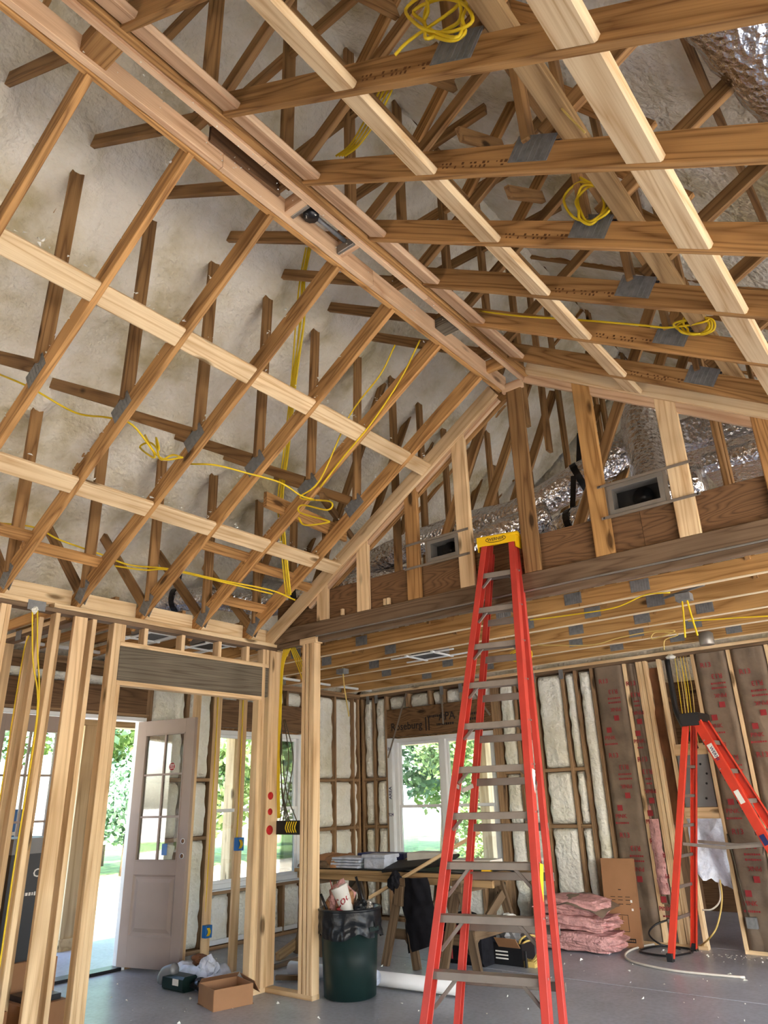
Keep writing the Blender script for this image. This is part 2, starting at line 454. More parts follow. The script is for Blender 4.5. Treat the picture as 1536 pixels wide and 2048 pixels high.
def text_mesh(body, size, mat, depth=0.0008):
    key = (body, size, mat)
    if key not in TXT:
        cu = bpy.data.curves.new('lettering', 'FONT'); cu.body = body; cu.size = size
        cu.align_x = 'CENTER'; cu.align_y = 'CENTER'; cu.extrude = depth; cu.resolution_u = 2; cu.offset = size * 0.012
        t = bpy.data.objects.new('lettering', cu)
        me = bpy.data.meshes.new_from_object(t)
        me.materials.clear(); me.materials.append(MAT[mat])
        bpy.data.objects.remove(t); bpy.data.curves.remove(cu)
        TXT[key] = me
    return TXT[key]
def text(body, size, mat, parent, m, name='lettering'):
    return make(name, None, None, None, parent, m, mesh=text_mesh(body, size, mat))
BARS = {}
def smudge(parent, m, w, h, mat, name='small_print'):
    # row of tiny unreadable print marks, w long and h high
    key = (w, h, mat)
    if key not in BARS:
        r = random.Random(int(w*1000)); mb = MB(); x = -w/2
        while x < w/2:
            k = r.uniform(.35, .9)*h
            mb.add(*board_geo(k, h*r.uniform(.7, 1), .001, .0001), Matrix.Translation((x + k/2, 0, 0))); x += k + h*.25
        o = mb.build(name, mat, parent, m); BARS[key] = o.data; return o
    return make(name, None, None, None, parent, m, mesh=BARS[key])
def lump_grid(nu, nv, fn):
    vs = [fn(i / nu, j / nv) for j in range(nv + 1) for i in range(nu + 1)]
    fs = [(j*(nu+1)+i, j*(nu+1)+i+1, (j+1)*(nu+1)+i+1, (j+1)*(nu+1)+i) for j in range(nv) for i in range(nu)]
    return vs, fs
def nz(x, y, z=0.0): return noise.noise(Vector((x, y, z)))
# ================================================================= the shell
XL, XR, YB, YF = -7.46, 2.46, -1.8, 8.69     # inside faces of the outer walls; YB drawn in to cut light
XP, YG, ZT = -5.49, 5.10, 3.06               # partition face, gable face, plate top
T = 0.038
# floor slab with saw cuts
fo = struct('floor', 'bare grey concrete slab floor')
xs = [-7.62, 0.9, 2.62]; ys = [-1.96, 1.2, 6.86, 8.86]
for i in range(len(xs) - 1):
    for j in range(len(ys) - 1):
        box('slab_panel', (xs[i] + 0.004, ys[j] + 0.004, -0.12), (xs[i+1] - 0.004, ys[j+1] - 0.004, 0), 'concrete', fo, ch=0.004)
box('slab_base', (-7.6, -1.9, -0.2), (2.6, 12.5, -0.012), 'concrete', fo)
box('slab_panel', (-7.62, 8.868, -0.12), (2.62, 12.5, 0), 'concrete', fo)

def studs_x(parent, xs_, y0, y1, z0, z1, mat, name='stud'):
    for x in xs_: box(name, (x - T/2, y0, z0), (x + T/2, y1, z1), mat, parent)
def studs_y(parent, ys_, x0, x1, z0, z1, mat, name='stud'):
    for y in ys_: box(name, (x0, y - T/2, z0), (x1, y + T/2, z1), mat, parent)

# ---- partition on the left with the cased opening
wl = struct('wall_left', 'pale stud partition with a headered opening', (XP, 3.5, 0))
x0, x1 = XP - 0.089, XP
for y in (0.55, 0.95, 1.35, 1.76, 2.16): studs_y(wl, [y], x0, x1, T, 2.985, 'stud')
box('stud', (x1 - T, 2.885, T), (x1, 2.995, 2.985), 'stud', wl)
studs_y(wl, [2.319, 2.357, 2.745, 3.059, 3.255, 3.293], x0, x1, T, 2.985, 'stud')
studs_y(wl, [2.25, 2.72], XP - 0.30, XP - 0.215, T, 2.985, 'stud')
studs_y(wl, [3.331, 4.889], x0, x1, T, 2.48, 'stud', 'jack_stud')
studs_y(wl, [4.927, 5.022, 5.06], x0, x1, T, 2.985, 'stud')
studs_y(wl, [3.331, 3.55, 3.94, 4.36, 4.71, 4.972], x0, x1, 2.842, 2.985, 'stud', 'cripple_stud')
box('header_plate', (x0, 3.312, 2.804), (x1, 4.99, 2.842), 'stud', wl)
box('header_beam', (x0 + 0.008, 3.318, 2.52), (x1 - 0.006, 4.99, 2.802), 'header', wl)
box('header_plate', (x0, 3.312, 2.48), (x1, 4.905, 2.518), 'stud', wl)
box('sole_plate', (x0, -1.0, 0), (x1, 3.35, T), 'stud', wl)
box('sole_plate', (x0, 4.87, 0), (x1, 5.1, T), 'stud', wl)
for a, b in ((-1.5, 1.9), (1.905, 5.1)):
    box('top_plate', (x0 - 0.003, a, 2.985), (x1, b, 3.021), 'plate', wl)
for a, b in ((-1.5, 0.9), (0.905, 2.62), (2.70, 5.09)):
    box('top_plate', (x0, a, 3.023), (x1 + 0.004, b, 3.06), 'block', wl)
box('strap_plate', (x1 + 0.003, 2.49, 2.972), (x1 + 0.008, 2.63, 3.05), 'galv', wl)
# short return under the beam
box('sole_plate', (XP, 5.06, 0), (-4.92, 5.149, T), 'stud', wl)
for x in (-5.07, -5.02, -4.97, -4.94): box('stud', (x - T/2, 5.06, T), (x + T/2, 5.149, 2.99), 'stud', wl)
box('top_plate', (-5.12, 5.055, 2.99), (-4.90, 5.152, 3.05), 'stud', wl)
box('stud', (XP - 0.05, 5.085, T), (XP - 0.012, 5.174, 2.985), 'stud', wl)
# red spray marks
for z, r in ((1.60, 0.035), (1.46, 0.03), (1.30, 0.042)):
    lathe('spray_mark', [(r, 0), (r, 0.0006)], 'redspray', wl, axes((XP + 0.0012, 5.06, z), (0, 1, 0), (0, 0, 1)), 12)

# ---- cross partition on the far left
wc = struct('wall_cross', 'short stud wall meeting the partition', (-6.5, 3.0, 0))
for x in (-6.90, -6.46, -6.05, -5.66): box('stud', (x - T/2, 2.97, T), (x + T/2, 3.059, 2.985), 'stud', wc)
box('sole_plate', (XL, 2.97, 0), (XP - 0.09, 3.059, T), 'stud', wc)
box('top_plate', (XL, 2.97, 2.985), (XP - 0.09, 3.059, 3.022), 'plate', wc)
box('top_plate', (XL, 2.97, 3.023), (XP - 0.09, 3.059, 3.06), 'stud', wc)
for x in (-6.98, -6.62): box('strap_plate', (x - 0.05, 2.964, 2.97), (x + 0.05, 2.969, 3.06), 'galv', wc)

def foam_bay(parent, o, ex, ez, n, w, h, d=0.05, res=0.035, name='foam_fill', seed=0.0, mat='foam_wall', ragged=0.018):
    # lumpy foam pad filling one stud bay: origin o, width along ex, height along ez, bulging along n
    o, ex, ez, n = Vector(o), Vector(ex), Vector(ez), Vector(n)
    nu, nv = max(4, int(w / res)), max(4, int(h / res))
    def fn(u, v):
        e = min(u, 1 - u) * w; g = min(v, 1 - v) * h
        k = min(1, e / 0.045) ** 0.5 * min(1, g / 0.04) ** 0.5
        b = d * k + (nz(u*w*7+seed, v*h*7, seed) * 0.018 + nz(u*w*18, v*h*18+seed, seed) * 0.008) * k
        du = nz(seed + 3 + (0 if u < .5 else 9), v * h * 9) * ragged if u in (0.0, 1.0) or e < 0.05 else 0
        return o + ex * (u * w + du) + ez * (v * h) + n * b
    return make(name, *lump_grid(nu, nv, fn), mat, parent, None, True)

# ---- left outside wall: double door and a pair of windows
we = struct('wall_left_outer', 'outer wall of brown studs, white foam, a double door and windows', (XL, 5, 0))
def sheath(parent, lo, hi): return box('sheathing', lo, hi, 'osb', parent)
SX = XL - 0.14
def wall_e_piece(y0, y1, z0, z1): sheath(we, (SX - 0.015, y0, z0), (SX, y1, z1))
wall_e_piece(YB - .16, 3.16, 0, 3.06); wall_e_piece(3.16, 4.92, 2.5, 3.06); wall_e_piece(4.92, 5.96, 0, 3.06)
wall_e_piece(5.96, 7.50, 0, 0.60); wall_e_piece(5.96, 7.50, 2.42, 3.06); wall_e_piece(7.50, 8.85, 0, 3.06)
studs_y(we, [3.10, 3.14, 4.94, 4.98, 5.50, 5.90, 5.94, 7.52, 7.56, 7.78, 8.13, 8.53, 8.66], SX, XL, T, 2.985, 'stud_ext')
studs_y(we, [6.34, 6.75, 7.15], SX, XL, T, 0.56, 'stud_ext', 'cripple_stud')
studs_y(we, [6.34, 6.75, 7.15], SX, XL, 2.78, 2.985, 'stud_ext', 'cripple_stud')
box('window_plate', (SX, 5.96, 0.56), (XL, 7.50, 0.598), 'stud_ext', we)
box('header_beam', (XL - 0.09, 5.92, 2.44), (XL - 0.005, 7.54, 2.78), 'lvl_dark', we)
box('header_beam', (XL - 0.09, 3.12, 2.52), (XL - 0.005, 4.96, 2.80), 'lvl_dark', we)
box('header_plate', (SX, 3.12, 2.485), (XL, 4.96, 2.52), 'stud_ext', we)
box('sole_plate', (SX, 4.95, 0), (XL, YF, T), 'stud_ext', we)
box('top_plate', (SX, YB, 2.985), (XL, YF, 3.06), 'stud_ext', we)
box('top_plate_dark', (SX, 3.0, 2.90), (XL - 0.02, 5.0, 2.985), 'lvl_dark', we)  # dark brown strip just below the top plate
for a, b in ((5.0, 5.48), (5.52, 5.88), (7.58, 7.76), (7.80, 8.11), (8.15, 8.51), (8.55, 8.64)):
    cuts = [(0.05, 1.15), (1.20, 1.79), (1.84, 2.97)]
    for z0_, z1_ in cuts:
        foam_bay(we, (XL - 0.075, b - 0.006, z0_), (0, -1, 0), (0, 0, 1), (1, 0, 0), b - a - 0.012, z1_ - z0_, 0.07, seed=a*7+z0_)
    if b - a < 0.6:
        for z in (1.175, 1.815): box('blocking', (SX + 0.02, a, z - 0.02), (XL, b, z + 0.02), 'stud_ext', we)
for a, b in ((5.98, 6.32), (6.36, 6.73), (6.77, 7.13), (7.17, 7.48)):
    foam_bay(we, (XL - 0.11, b, 0.05), (0, -1, 0), (0, 0, 1), (1, 0, 0), b - a, 0.5, 0.075, seed=a)
    foam_bay(we, (XL - 0.11, b, 2.79), (0, -1, 0), (0, 0, 1), (1, 0, 0), b - a, 0.19, 0.075, seed=a + 9)
for i, (a, b) in enumerate(((3.16, 3.55), (3.58, 4.0), (4.03, 4.45), (4.48, 4.93))):
    foam_bay(we, (XL - 0.11, b, 2.81), (0, -1, 0), (0, 0, 1), (1, 0, 0), b - a, 0.17, 0.075, seed=a + 4)
for z in (0.3,): box('baseboard_strip', (XL - 0.02, 6.0, 0.05), (XL + 0.0, 7.4, 0.10), 'white', we)

def window(name, o, ex, n, w, h, label, mull=True):
    # o = lower corner at the inside face, ex along the width, n pointing into the room
    t = struct(name, label, o); o, ex, n = Vector(o), Vector(ex), Vector(n); Z = Vector((0, 0, 1))
    def bar(nm, a, b, w_, d_, off): # along a->b in (u,z)
        A = o + ex * a[0] + Z * a[1] - n * off; B = o + ex * b[0] + Z * b[1] - n * off
        return board(nm, A, B, w_, d_, 'white', t, ref=n)
    f = 0.055
    for z in (f/2, h - f/2): bar('frame', (0, z), (w, z), f, 0.09, 0.10)
    us = [f/2, w - f/2] + ([w/2] if mull else [])
    for u in us: bar('frame', (u, f), (u, h - f), f if u != w/2 else 0.10, 0.09, 0.10)
    cells = [(f, w/2 - 0.05), (w/2 + 0.05, w - f)] if mull else [(f, w - f)]
    zm = h * 0.475
    for a, b in cells:
        for k, (zl, zh, off) in enumerate(((f, zm + 0.02, 0.085), (zm - 0.02, h - f, 0.115))):
            s = 0.036
            mb = MB()
            for z in (zl + s/2, zh - s/2):
                mb.bar(o + ex*a + Z*z - n*off, o + ex*b + Z*z - n*off, s, 0.03, ref=n)
            for u in (a + s/2, b - s/2):
                mb.bar(o + ex*u + Z*(zl+s) - n*off, o + ex*u + Z*(zh-s) - n*off, s, 0.03, ref=n)
            sh = mb.build('sash', 'white', t)
            A = o + ex*((a+b)/2) + Z*((zl+zh)/2) - n*off
            m = axes(A, ex, Z)
            pw, ph = (b - a)/2 - s, (zh - zl)/2 - s
            make('pane', *board_geo(2*pw, 2*ph, 0.006, 0.001), 'glass', sh, m)
    return t
# jamb wraps of the window openings
window('window_1', (XL, 5.98, 0.61), (0, 1, 0), (1, 0, 0), 1.50, 1.80, 'white vinyl window pair behind the stud partition')
box('window_wrap', (SX, 7.475, 0.6), (XL + 0.004, 7.50, 2.42), 'wrap', we)
box('window_wrap', (SX, 5.96, 0.598), (XL + 0.03, 7.5, 0.612), 'wrap', we)

# ---- double door
def door_leaf(name, label, hinge, direction, n, holes=True, w=0.81, h=2.40):
    t = struct(name, label, hinge)
    ex = Vector(direction).normalized(); n = Vector(n).normalized(); Z = Vector((0, 0, 1)); o = Vector(hinge)
    P = lambda u, z, d=0.0: o + ex*u + Z*z + n*d
    st, th = 0.125, 0.045
    zg0, zg1 = 0.97, 2.25; zp0, zp1 = 0.28, 0.84
    mb = MB()
    for u in (st/2, w - st/2): mb.bar(P(u, 0), P(u, h), st, th, ref=n)
    for za, zb in ((0, zp0), (zp1, zg0), (zg1, h)): mb.bar(P(st, (za+zb)/2), P(w - st, (za+zb)/2), zb - za, th, ref=n)
    mb.build('leaf', 'door', t)
    # raised panel
    pb = MB()
    a = [(st, zp0), (w - st, zp0), (w - st, zp1), (st, zp1)]
    for sgn in (1, -1):
        prof = [(0.0, 0.020), (0.018, 0.008), (0.034, 0.008), (0.07, 0.020)]
        rings = []
        for ins, d in prof:
            rings.append([P(st + ins, zp0 + ins, sgn*d), P(w - st - ins, zp0 + ins, sgn*d), P(w - st - ins, zp1 - ins, sgn*d), P(st + ins, zp1 - ins, sgn*d)])
        vs = [v for r_ in rings for v in r_]; fs = []
        for i in range(3):
            for k in range(4):
                q = (i*4+k, i*4+(k+1) % 4, (i+1)*4+(k+1) % 4, (i+1)*4+k)
                fs.append(q if sgn > 0 else q[::-1])
        q = (12, 13, 14, 15); fs.append(q if sgn > 0 else q[::-1])
        pb.add(vs, fs)
    pb.build('raised_panel', 'door', t)
    gw = (w - 2*st); mu = 0.02
    mb = MB()
    mb.bar(P(w/2, zg0), P(w/2, zg1), mu, 0.03, ref=n)
    for i in (1, 2):
        z = zg0 + (zg1 - zg0)*i/3
        for s in (0, 1): mb.bar(P(st if s == 0 else w/2 + mu/2, z), P(w/2 - mu/2 if s == 0 else w - st, z), mu, 0.03, ref=n)
    for u in (st + 0.006, w - st - 0.006): mb.bar(P(u, zg0), P(u, zg1), 0.012, 0.056, ref=n)
    for z in (zg0 + 0.006, zg1 - 0.006): mb.bar(P(st, z), P(w - st, z), 0.012, 0.056, ref=n)
    mb.build('muntins', 'door', t)
    for c in (0, 1):
        for r_ in range(3):
            u = st + gw*(0.25 + 0.5*c); z = zg0 + (zg1 - zg0)*(r_ + 0.5)/3
            make('pane', *board_geo(gw/2 - mu, (zg1-zg0)/3 - mu, 0.005, 0.001), 'glass', t, axes(P(u, z), ex, Z))
    if holes:
        for z in (1.16, 1.02):
            m = axes(P(w - 0.06, z, -0.0235), ex, Z)
            lathe('lock_bore', [(0.027, -0.001), (0.027, 0.001)], 'white', t, m, 16)
            lathe('lock_bore', [(0.021, -0.0016), (0.021, 0.0016)], 'card_dk', t, m, 16)
    return t, P
dir_ = Vector((0.79, 0.19, 0)).normalized(); dn = Vector((-dir_.y, dir_.x, 0))
d1, P1 = door_leaf('door_1', 'open taupe door leaf with six panes and a raised panel', (XL - 0.05, 4.885, 0.035), dir_, dn)
st_m = axes(P1(0.52, 1.90, -0.006), dir_, (0, 0, 1))
lathe('sticker', [(0.045, -0.0005), (0.045, 0.0005)], 'whiteprint', d1, st_m, 18)
lathe('sticker', [(0.040, -0.001), (0.040, 0.001)], 'redprint', d1, st_m, 18)
for _z in (1.885, 1.905, 1.92): smudge(d1, axes(P1(0.52, _z, -0.0075), dir_, (0, 0, 1)), .05, .008, 'whiteprint')
make('paper_tag', *board_geo(0.07, 0.11, 0.001, 0.0001), 'shrink', d1, axes(P1(0.50, 1.08, -0.006), dir_, (0, 0, 1)))
d2, P2 = door_leaf('door_2', 'closed taupe door leaf with six panes behind the studs', (XL - 0.05, 3.24, 0.035), (0, 1, 0), (-1, 0, 0), False)
lathe('sticker', [(0.05, -0.0005), (0.05, 0.0005)], 'redprint', d2, axes(P2(0.32, 1.90, -0.006), (0, 1, 0), (0, 0, 1)), 18)
fr = struct('door_3', 'white frame and dark threshold of the double door', (XL, 4.0, 0))
for y in (3.20, 4.915): box('jamb', (XL - 0.16, y - 0.02, 0), (XL + 0.002, y + 0.02, 2.48), 'white', fr)
box('jamb_head', (XL - 0.16, 3.22, 2.442), (XL + 0.004, 4.895, 2.482), 'white', fr)
box('threshold', (XL - 0.17, 3.22, 0.0), (XL + 0.01, 4.895, 0.028), 'black', fr)

# ---- far wall with its window
wb = struct('wall_back', 'far wall of brown studs with white foam between them and a window', (-4.5, YF, 0))
SY = YF + 0.14
def wall_b_piece(xa, xb, z0, z1): sheath(wb, (xa, SY, z0), (xb, SY + 0.015, z1))
wall_b_piece(XL - .16, -6.94, 0, 3.06); wall_b_piece(-6.94, -5.13, 0, 0.58); wall_b_piece(-6.94, -5.13, 2.37, 3.06); wall_b_piece(-5.13, -3.60, 0, 3.06)
bst = [-7.43, -7.20, -6.96, -5.11, -5.07, -5.03, -4.76, -4.46, -4.06, -3.88, -3.66]
studs_x(wb, bst, YF, SY, T, 2.985, 'stud_ext')
studs_x(wb, [-6.55, -6.15, -5.92, -5.6], YF, SY, 2.79, 2.985, 'stud_ext', 'cripple_stud')
studs_x(wb, [-6.55, -6.15, -5.8, -5.45], YF, SY, T, 0.54, 'stud_ext', 'cripple_stud')
box('window_plate', (-6.94, YF, 0.54), (-5.13, SY, 0.578), 'stud_ext', wb)
hb = box('header_beam', (-6.94, YF + 0.006, 2.38), (-5.13, YF + 0.09, 2.78), 'lvl', wb)
tm = lambda x, z: axes((x, YF + 0.0045, z), (1, 0, 0), (0, 0, 1))
text('Roseburg', 0.15, 'blackprint', wb, tm(-6.58, 2.52)); text('||', 0.2, 'blackprint', wb, tm(-6.20, 2.54)); text('APA', 0.15, 'blackprint', wb, tm(-5.86, 2.60))
for _x, _z in ((-5.9, 2.50), (-5.5, 2.60), (-5.5, 2.53), (-6.05, 2.62)): smudge(wb, tm(_x, _z), .28, .035, 'blackprint')
box('sole_plate', (XL, YF, 0), (-3.60, SY, T), 'stud_ext', wb)
box('top_plate', (XL, YF, 2.985), (XR, SY, 3.022), 'plate', wb)
box('top_plate', (XL, YF, 3.023), (XR, SY, 3.06), 'stud', wb)
bays = [(-7.41, -7.22), (-7.18, -6.98), (-5.01, -4.78), (-4.74, -4.48), (-4.44, -4.08), (-4.04, -3.90), (-3.86, -3.68)]
for a, b in bays:
    for z0_, z1_ in (((0.05, 1.15), (1.20, 1.79), (1.84, 2.97)) if b < -3.7 else ((0.05, 2.97),)):
        foam_bay(wb, (a + .004, YF + 0.075, z0_), (1, 0, 0), (0, 0, 1), (0, -1, 0), b - a - .008, z1_ - z0_, 0.075 if b > -5 else 0.065, seed=a*5+z0_, ragged=0.02)
    if b < -3.7:
        for z in (1.175, 1.815): box('blocking', (a, YF + 0.01, z - 0.02), (b, SY, z + 0.02), 'stud_ext', wb)
for a, b in ((-6.93, -6.57), (-6.53, -6.17), (-6.13, -5.94), (-5.90, -5.62), (-5.58, -5.14)):
    foam_bay(wb, (a, YF + 0.12, 2.79), (1, 0, 0), (0, 0, 1), (0, -1, 0), b - a, 0.19, 0.08, seed=a*3)
for a, b in ((-6.93, -6.57), (-6.53, -6.17), (-6.13, -5.82), (-5.78, -5.47), (-5.43, -5.14)):
    foam_bay(wb, (a, YF + 0.12, 0.05), (1, 0, 0), (0, 0, 1), (0, -1, 0), b - a, 0.48, 0.08, seed=a*4)
# nail straps from the plate down the studs
for (xa, za), (xb, zb) in (((-6.55, 2.99), (-6.93, 2.10)), ((-5.92, 2.99), (-5.92, 2.50)), ((-5.4, 2.9), (-5.15, 2.55))):
    board('strap', (xa, YF - 0.004, za), (xb, YF - 0.004, zb), 0.028, 0.003, 'tin_dull', wb, ref=(0, 1, 0))
for x in (-7.30, -7.13, -5.92, -5.6, -4.06, -4.46): box('truss_clip', (x - 0.03, YF - 0.006, 2.90), (x + 0.03, YF - 0.001, 3.02), 'galv', wb)
window('window_2', (-6.86, YF, 0.60), (1, 0, 0), (0, -1, 0), 1.70, 1.76, 'white vinyl window pair in the far wall')
box('window_wrap', (-6.945, YF - 0.005, 0.58), (-6.86, SY, 2.37), 'wrap', wb)
box('window_wrap', (-6.94, YF - 0.03, 0.579), (-5.13, SY, 0.605), 'wrap', wb)
for body, z, s in (('ZU', 2.22, .05), ('AREA', 1.62, .07), ('524', 1.33, .06)):
    text(body, s, 'navyprint', wb, axes((-6.902, YF - 0.0062, z), (0, 0, 1) if s > .06 else (1, 0, 0), (-1, 0, 0) if s > .06 else (0, 0, 1)))

# interior part of the far wall (insulated with paper faced batts)
wi = struct('wall_back_inner', 'brown stud wall carrying paper-faced batts', (-2.0, YF, 0))
studs_x(wi, [-3.235, -2.82, -2.425, -2.035, -1.64, -1.24, -0.83, -0.43, -0.02, 0.4, 0.8, 1.2, 1.6, 2.0, 2.4], YF, YF + 0.089, T, 2.985, 'stud')
for x in (-3.07, -3.03, -2.985): box('stud', (x - T/2, YF, T), (x + T/2, YF + 0.089, 2.985), 'stud', wi)
box('sole_plate', (-3.60, YF, 0), (-2.80, YF + 0.089, T), 'stud', wi); box('sole_plate', (-2.44, YF, 0), (XR, YF + 0.089, T), 'stud', wi)
for z in (1.96, 1.30): box('panel_block', (-2.80, YF + 0.01, z - 0.06), (-2.445, YF + 0.089, z + 0.06), 'stud', wi)
# room behind, closed off
wr = struct('wall_far_room', 'dim room seen through the open stud bay', (-1.5, 11.5, 0))
box('panel', (-3.60, 11.4, 0), (XR, 11.5, 3.06), 'lvl_dark', wr); box('panel', (-3.70, 8.86, 0), (-3.60, 11.5, 3.06), 'lvl_dark', wr)
box('panel', (XR, 8.84, 0), (XR + .1, 9.4, 3.06), 'osb', wr); box('panel', (XR, 9.4, 2.3), (XR + .1, 11.5, 3.06), 'osb', wr)

# ---- right and near walls (unseen: right openings light the room, near wall pulled in, dark sheathing cuts light)
wr2 = struct('wall_right', 'unseen outer wall to the right with tall window openings that light the room', (XR, 0, 0))
ops = [(-1.4, 0.6), (0.9, 4.5), (5.2, 7.6)]
e = YB - .16
for a, b in ops:
    box('sheathing', (XR, e, 0), (XR + 0.15, a, 3.06), 'plate', wr2)
    box('sheathing', (XR, a, 2.62), (XR + 0.15, b, 3.06), 'plate', wr2); box('sheathing', (XR, a, 0), (XR + 0.15, b, 0.1), 'plate', wr2); e = b
    portal((XR + 0.12, (a + b)/2, 1.35), (0, math.radians(90), 0), 2.5, b - a)
box('sheathing', (XR, e, 0), (XR + 0.15, 8.84, 3.06), 'plate', wr2)
wn = struct('added_wall_near', 'unseen dark wall added close behind the viewer to cut light, with one opening', (-2, YB, 0))
nops = [(-6.2, -4.8)]; e = XL - .16
for a, b in nops:
    box('sheathing', (e, YB - 0.15, 0), (a, YB, 3.06), 'plate', wn); box('sheathing', (a, YB - 0.15, 2.6), (b, YB, 3.06), 'plate', wn); e = b
    portal(((a + b)/2, YB - 0.12, 1.3), (math.radians(90), 0, 0), b - a, 2.6)
box('sheathing', (e, YB - 0.15, 0), (XR + .15, YB, 3.06), 'plate', wn)
portal((XL - 0.12, 6.73, 1.5), (0, math.radians(-90), 0), 1.8, 1.5)
portal((XL - 0.12, 4.05, 1.2), (0, math.radians(-90), 0), 2.4, 1.7)
portal((-6.0, SY - 0.02, 1.5), (math.radians(-90), 0, 0), 1.7, 1.75)
# ================================================================= roof
XRDG = -2.5
SL = 0.635
def zl(x): return 3.054 + SL * (x + 5.492)        # underside of the left ceiling slope
def zr(x): return 4.035 - SL * (x + 0.89)         # underside of the right ceiling slope
def roof_z(x): return 4.65 + 0.75 * ((x if x < XRDG else 2*XRDG - x) + 5.55)
TY = [0.46 + 0.61*i for i in range(8)]            # vault trusses 0.46 .. 4.73
TY = [0.47, 1.08, 1.685, 2.285, 2.895, 3.495, 4.10, 4.715]
FY = [5.26 + 0.61*i for i in range(6)]
# ---- foamed roof underside
def bumpfoam(x, y):
    b = nz(x*1.1, y*1.1, 2) * 0.035 + nz(x*3.2, y*3.2, 5) * 0.03 + nz(x*8, y*8, 9) * 0.02 + nz(x*15, y*15, 4) * 0.012
    k = 0.0
    for ty in TY + FY:
        d = abs(y - ty)
        if d < 0.35:
            k = max(k, 0.02 * math.exp(-(d/0.12)**2))
            for wx in (-3.98, -5.42, -5.42, -6.42):
                r2 = ((x - wx)/0.16)**2 + (d/0.13)**2
                if r2 < 6: b += 0.10 * math.exp(-r2) * (0.7 + nz(wx*3, ty*5))
    return b + k
rf = struct('ceiling', 'roof underside coated with lumpy off-white spray foam', (XRDG, 3, 6.9))
def slope(name, xa, xb, ya, yb, nu, nv, s):
    def fn(u, v):
        x = xa + (xb - xa)*u; y = ya + (yb - ya)*v
        xe = x if s > 0 else 2*XRDG - x
        b = bumpfoam(xe, y)
        return (x + s*0.6*b, y, roof_z(x) - 0.8*b)
    vs, fs = lump_grid(nu, nv, fn)
    if s < 0: fs = [f[::-1] for f in fs]
    return make(name, vs, [f[::-1] for f in fs], 'foam', rf, None, True)
slope('foam_coat', XL - 0.2, XRDG, 0.2, 8.8, 150, 230, 1)
slope('foam_coat', XL - 0.2, XRDG, -1.95, 0.2, 40, 20, 1)
slope('foam_coat', XRDG, XR + 0.2, 0.2, 8.8, 100, 130, -1)
slope('foam_coat', XRDG, XR + 0.2, -1.95, 0.2, 40, 20, -1)
def deck(sx):
    a = Vector((XRDG, 0, roof_z(XRDG) + 0.20)); b = Vector((XRDG - sx*5.9, 0, roof_z(XRDG) + 0.20 - 0.75*5.9))
    m, L = frame(a + Vector((0, 4.75, 0)), b + Vector((0, 4.75, 0)), (0, 0, 1))
    make('roof_deck', *board_geo(L, 14.3, 0.05), 'osb', rf, m)
deck(1); deck(-1)
# gable triangles closing the attic
for y in (YB - 0.1, 11.55, 8.86):
    make('gable_wall', [(XL - .2, y, 3.06), (XR + .2, y, 3.06), (XRDG, y, 7.15), (XL - .2, y + .05, 3.06), (XR + .2, y + .05, 3.06), (XRDG, y + .05, 7.15)],
         [(0, 1, 2), (5, 4, 3), (0, 3, 4, 1), (1, 4, 5, 2), (2, 5, 3, 0)], 'foam', rf)

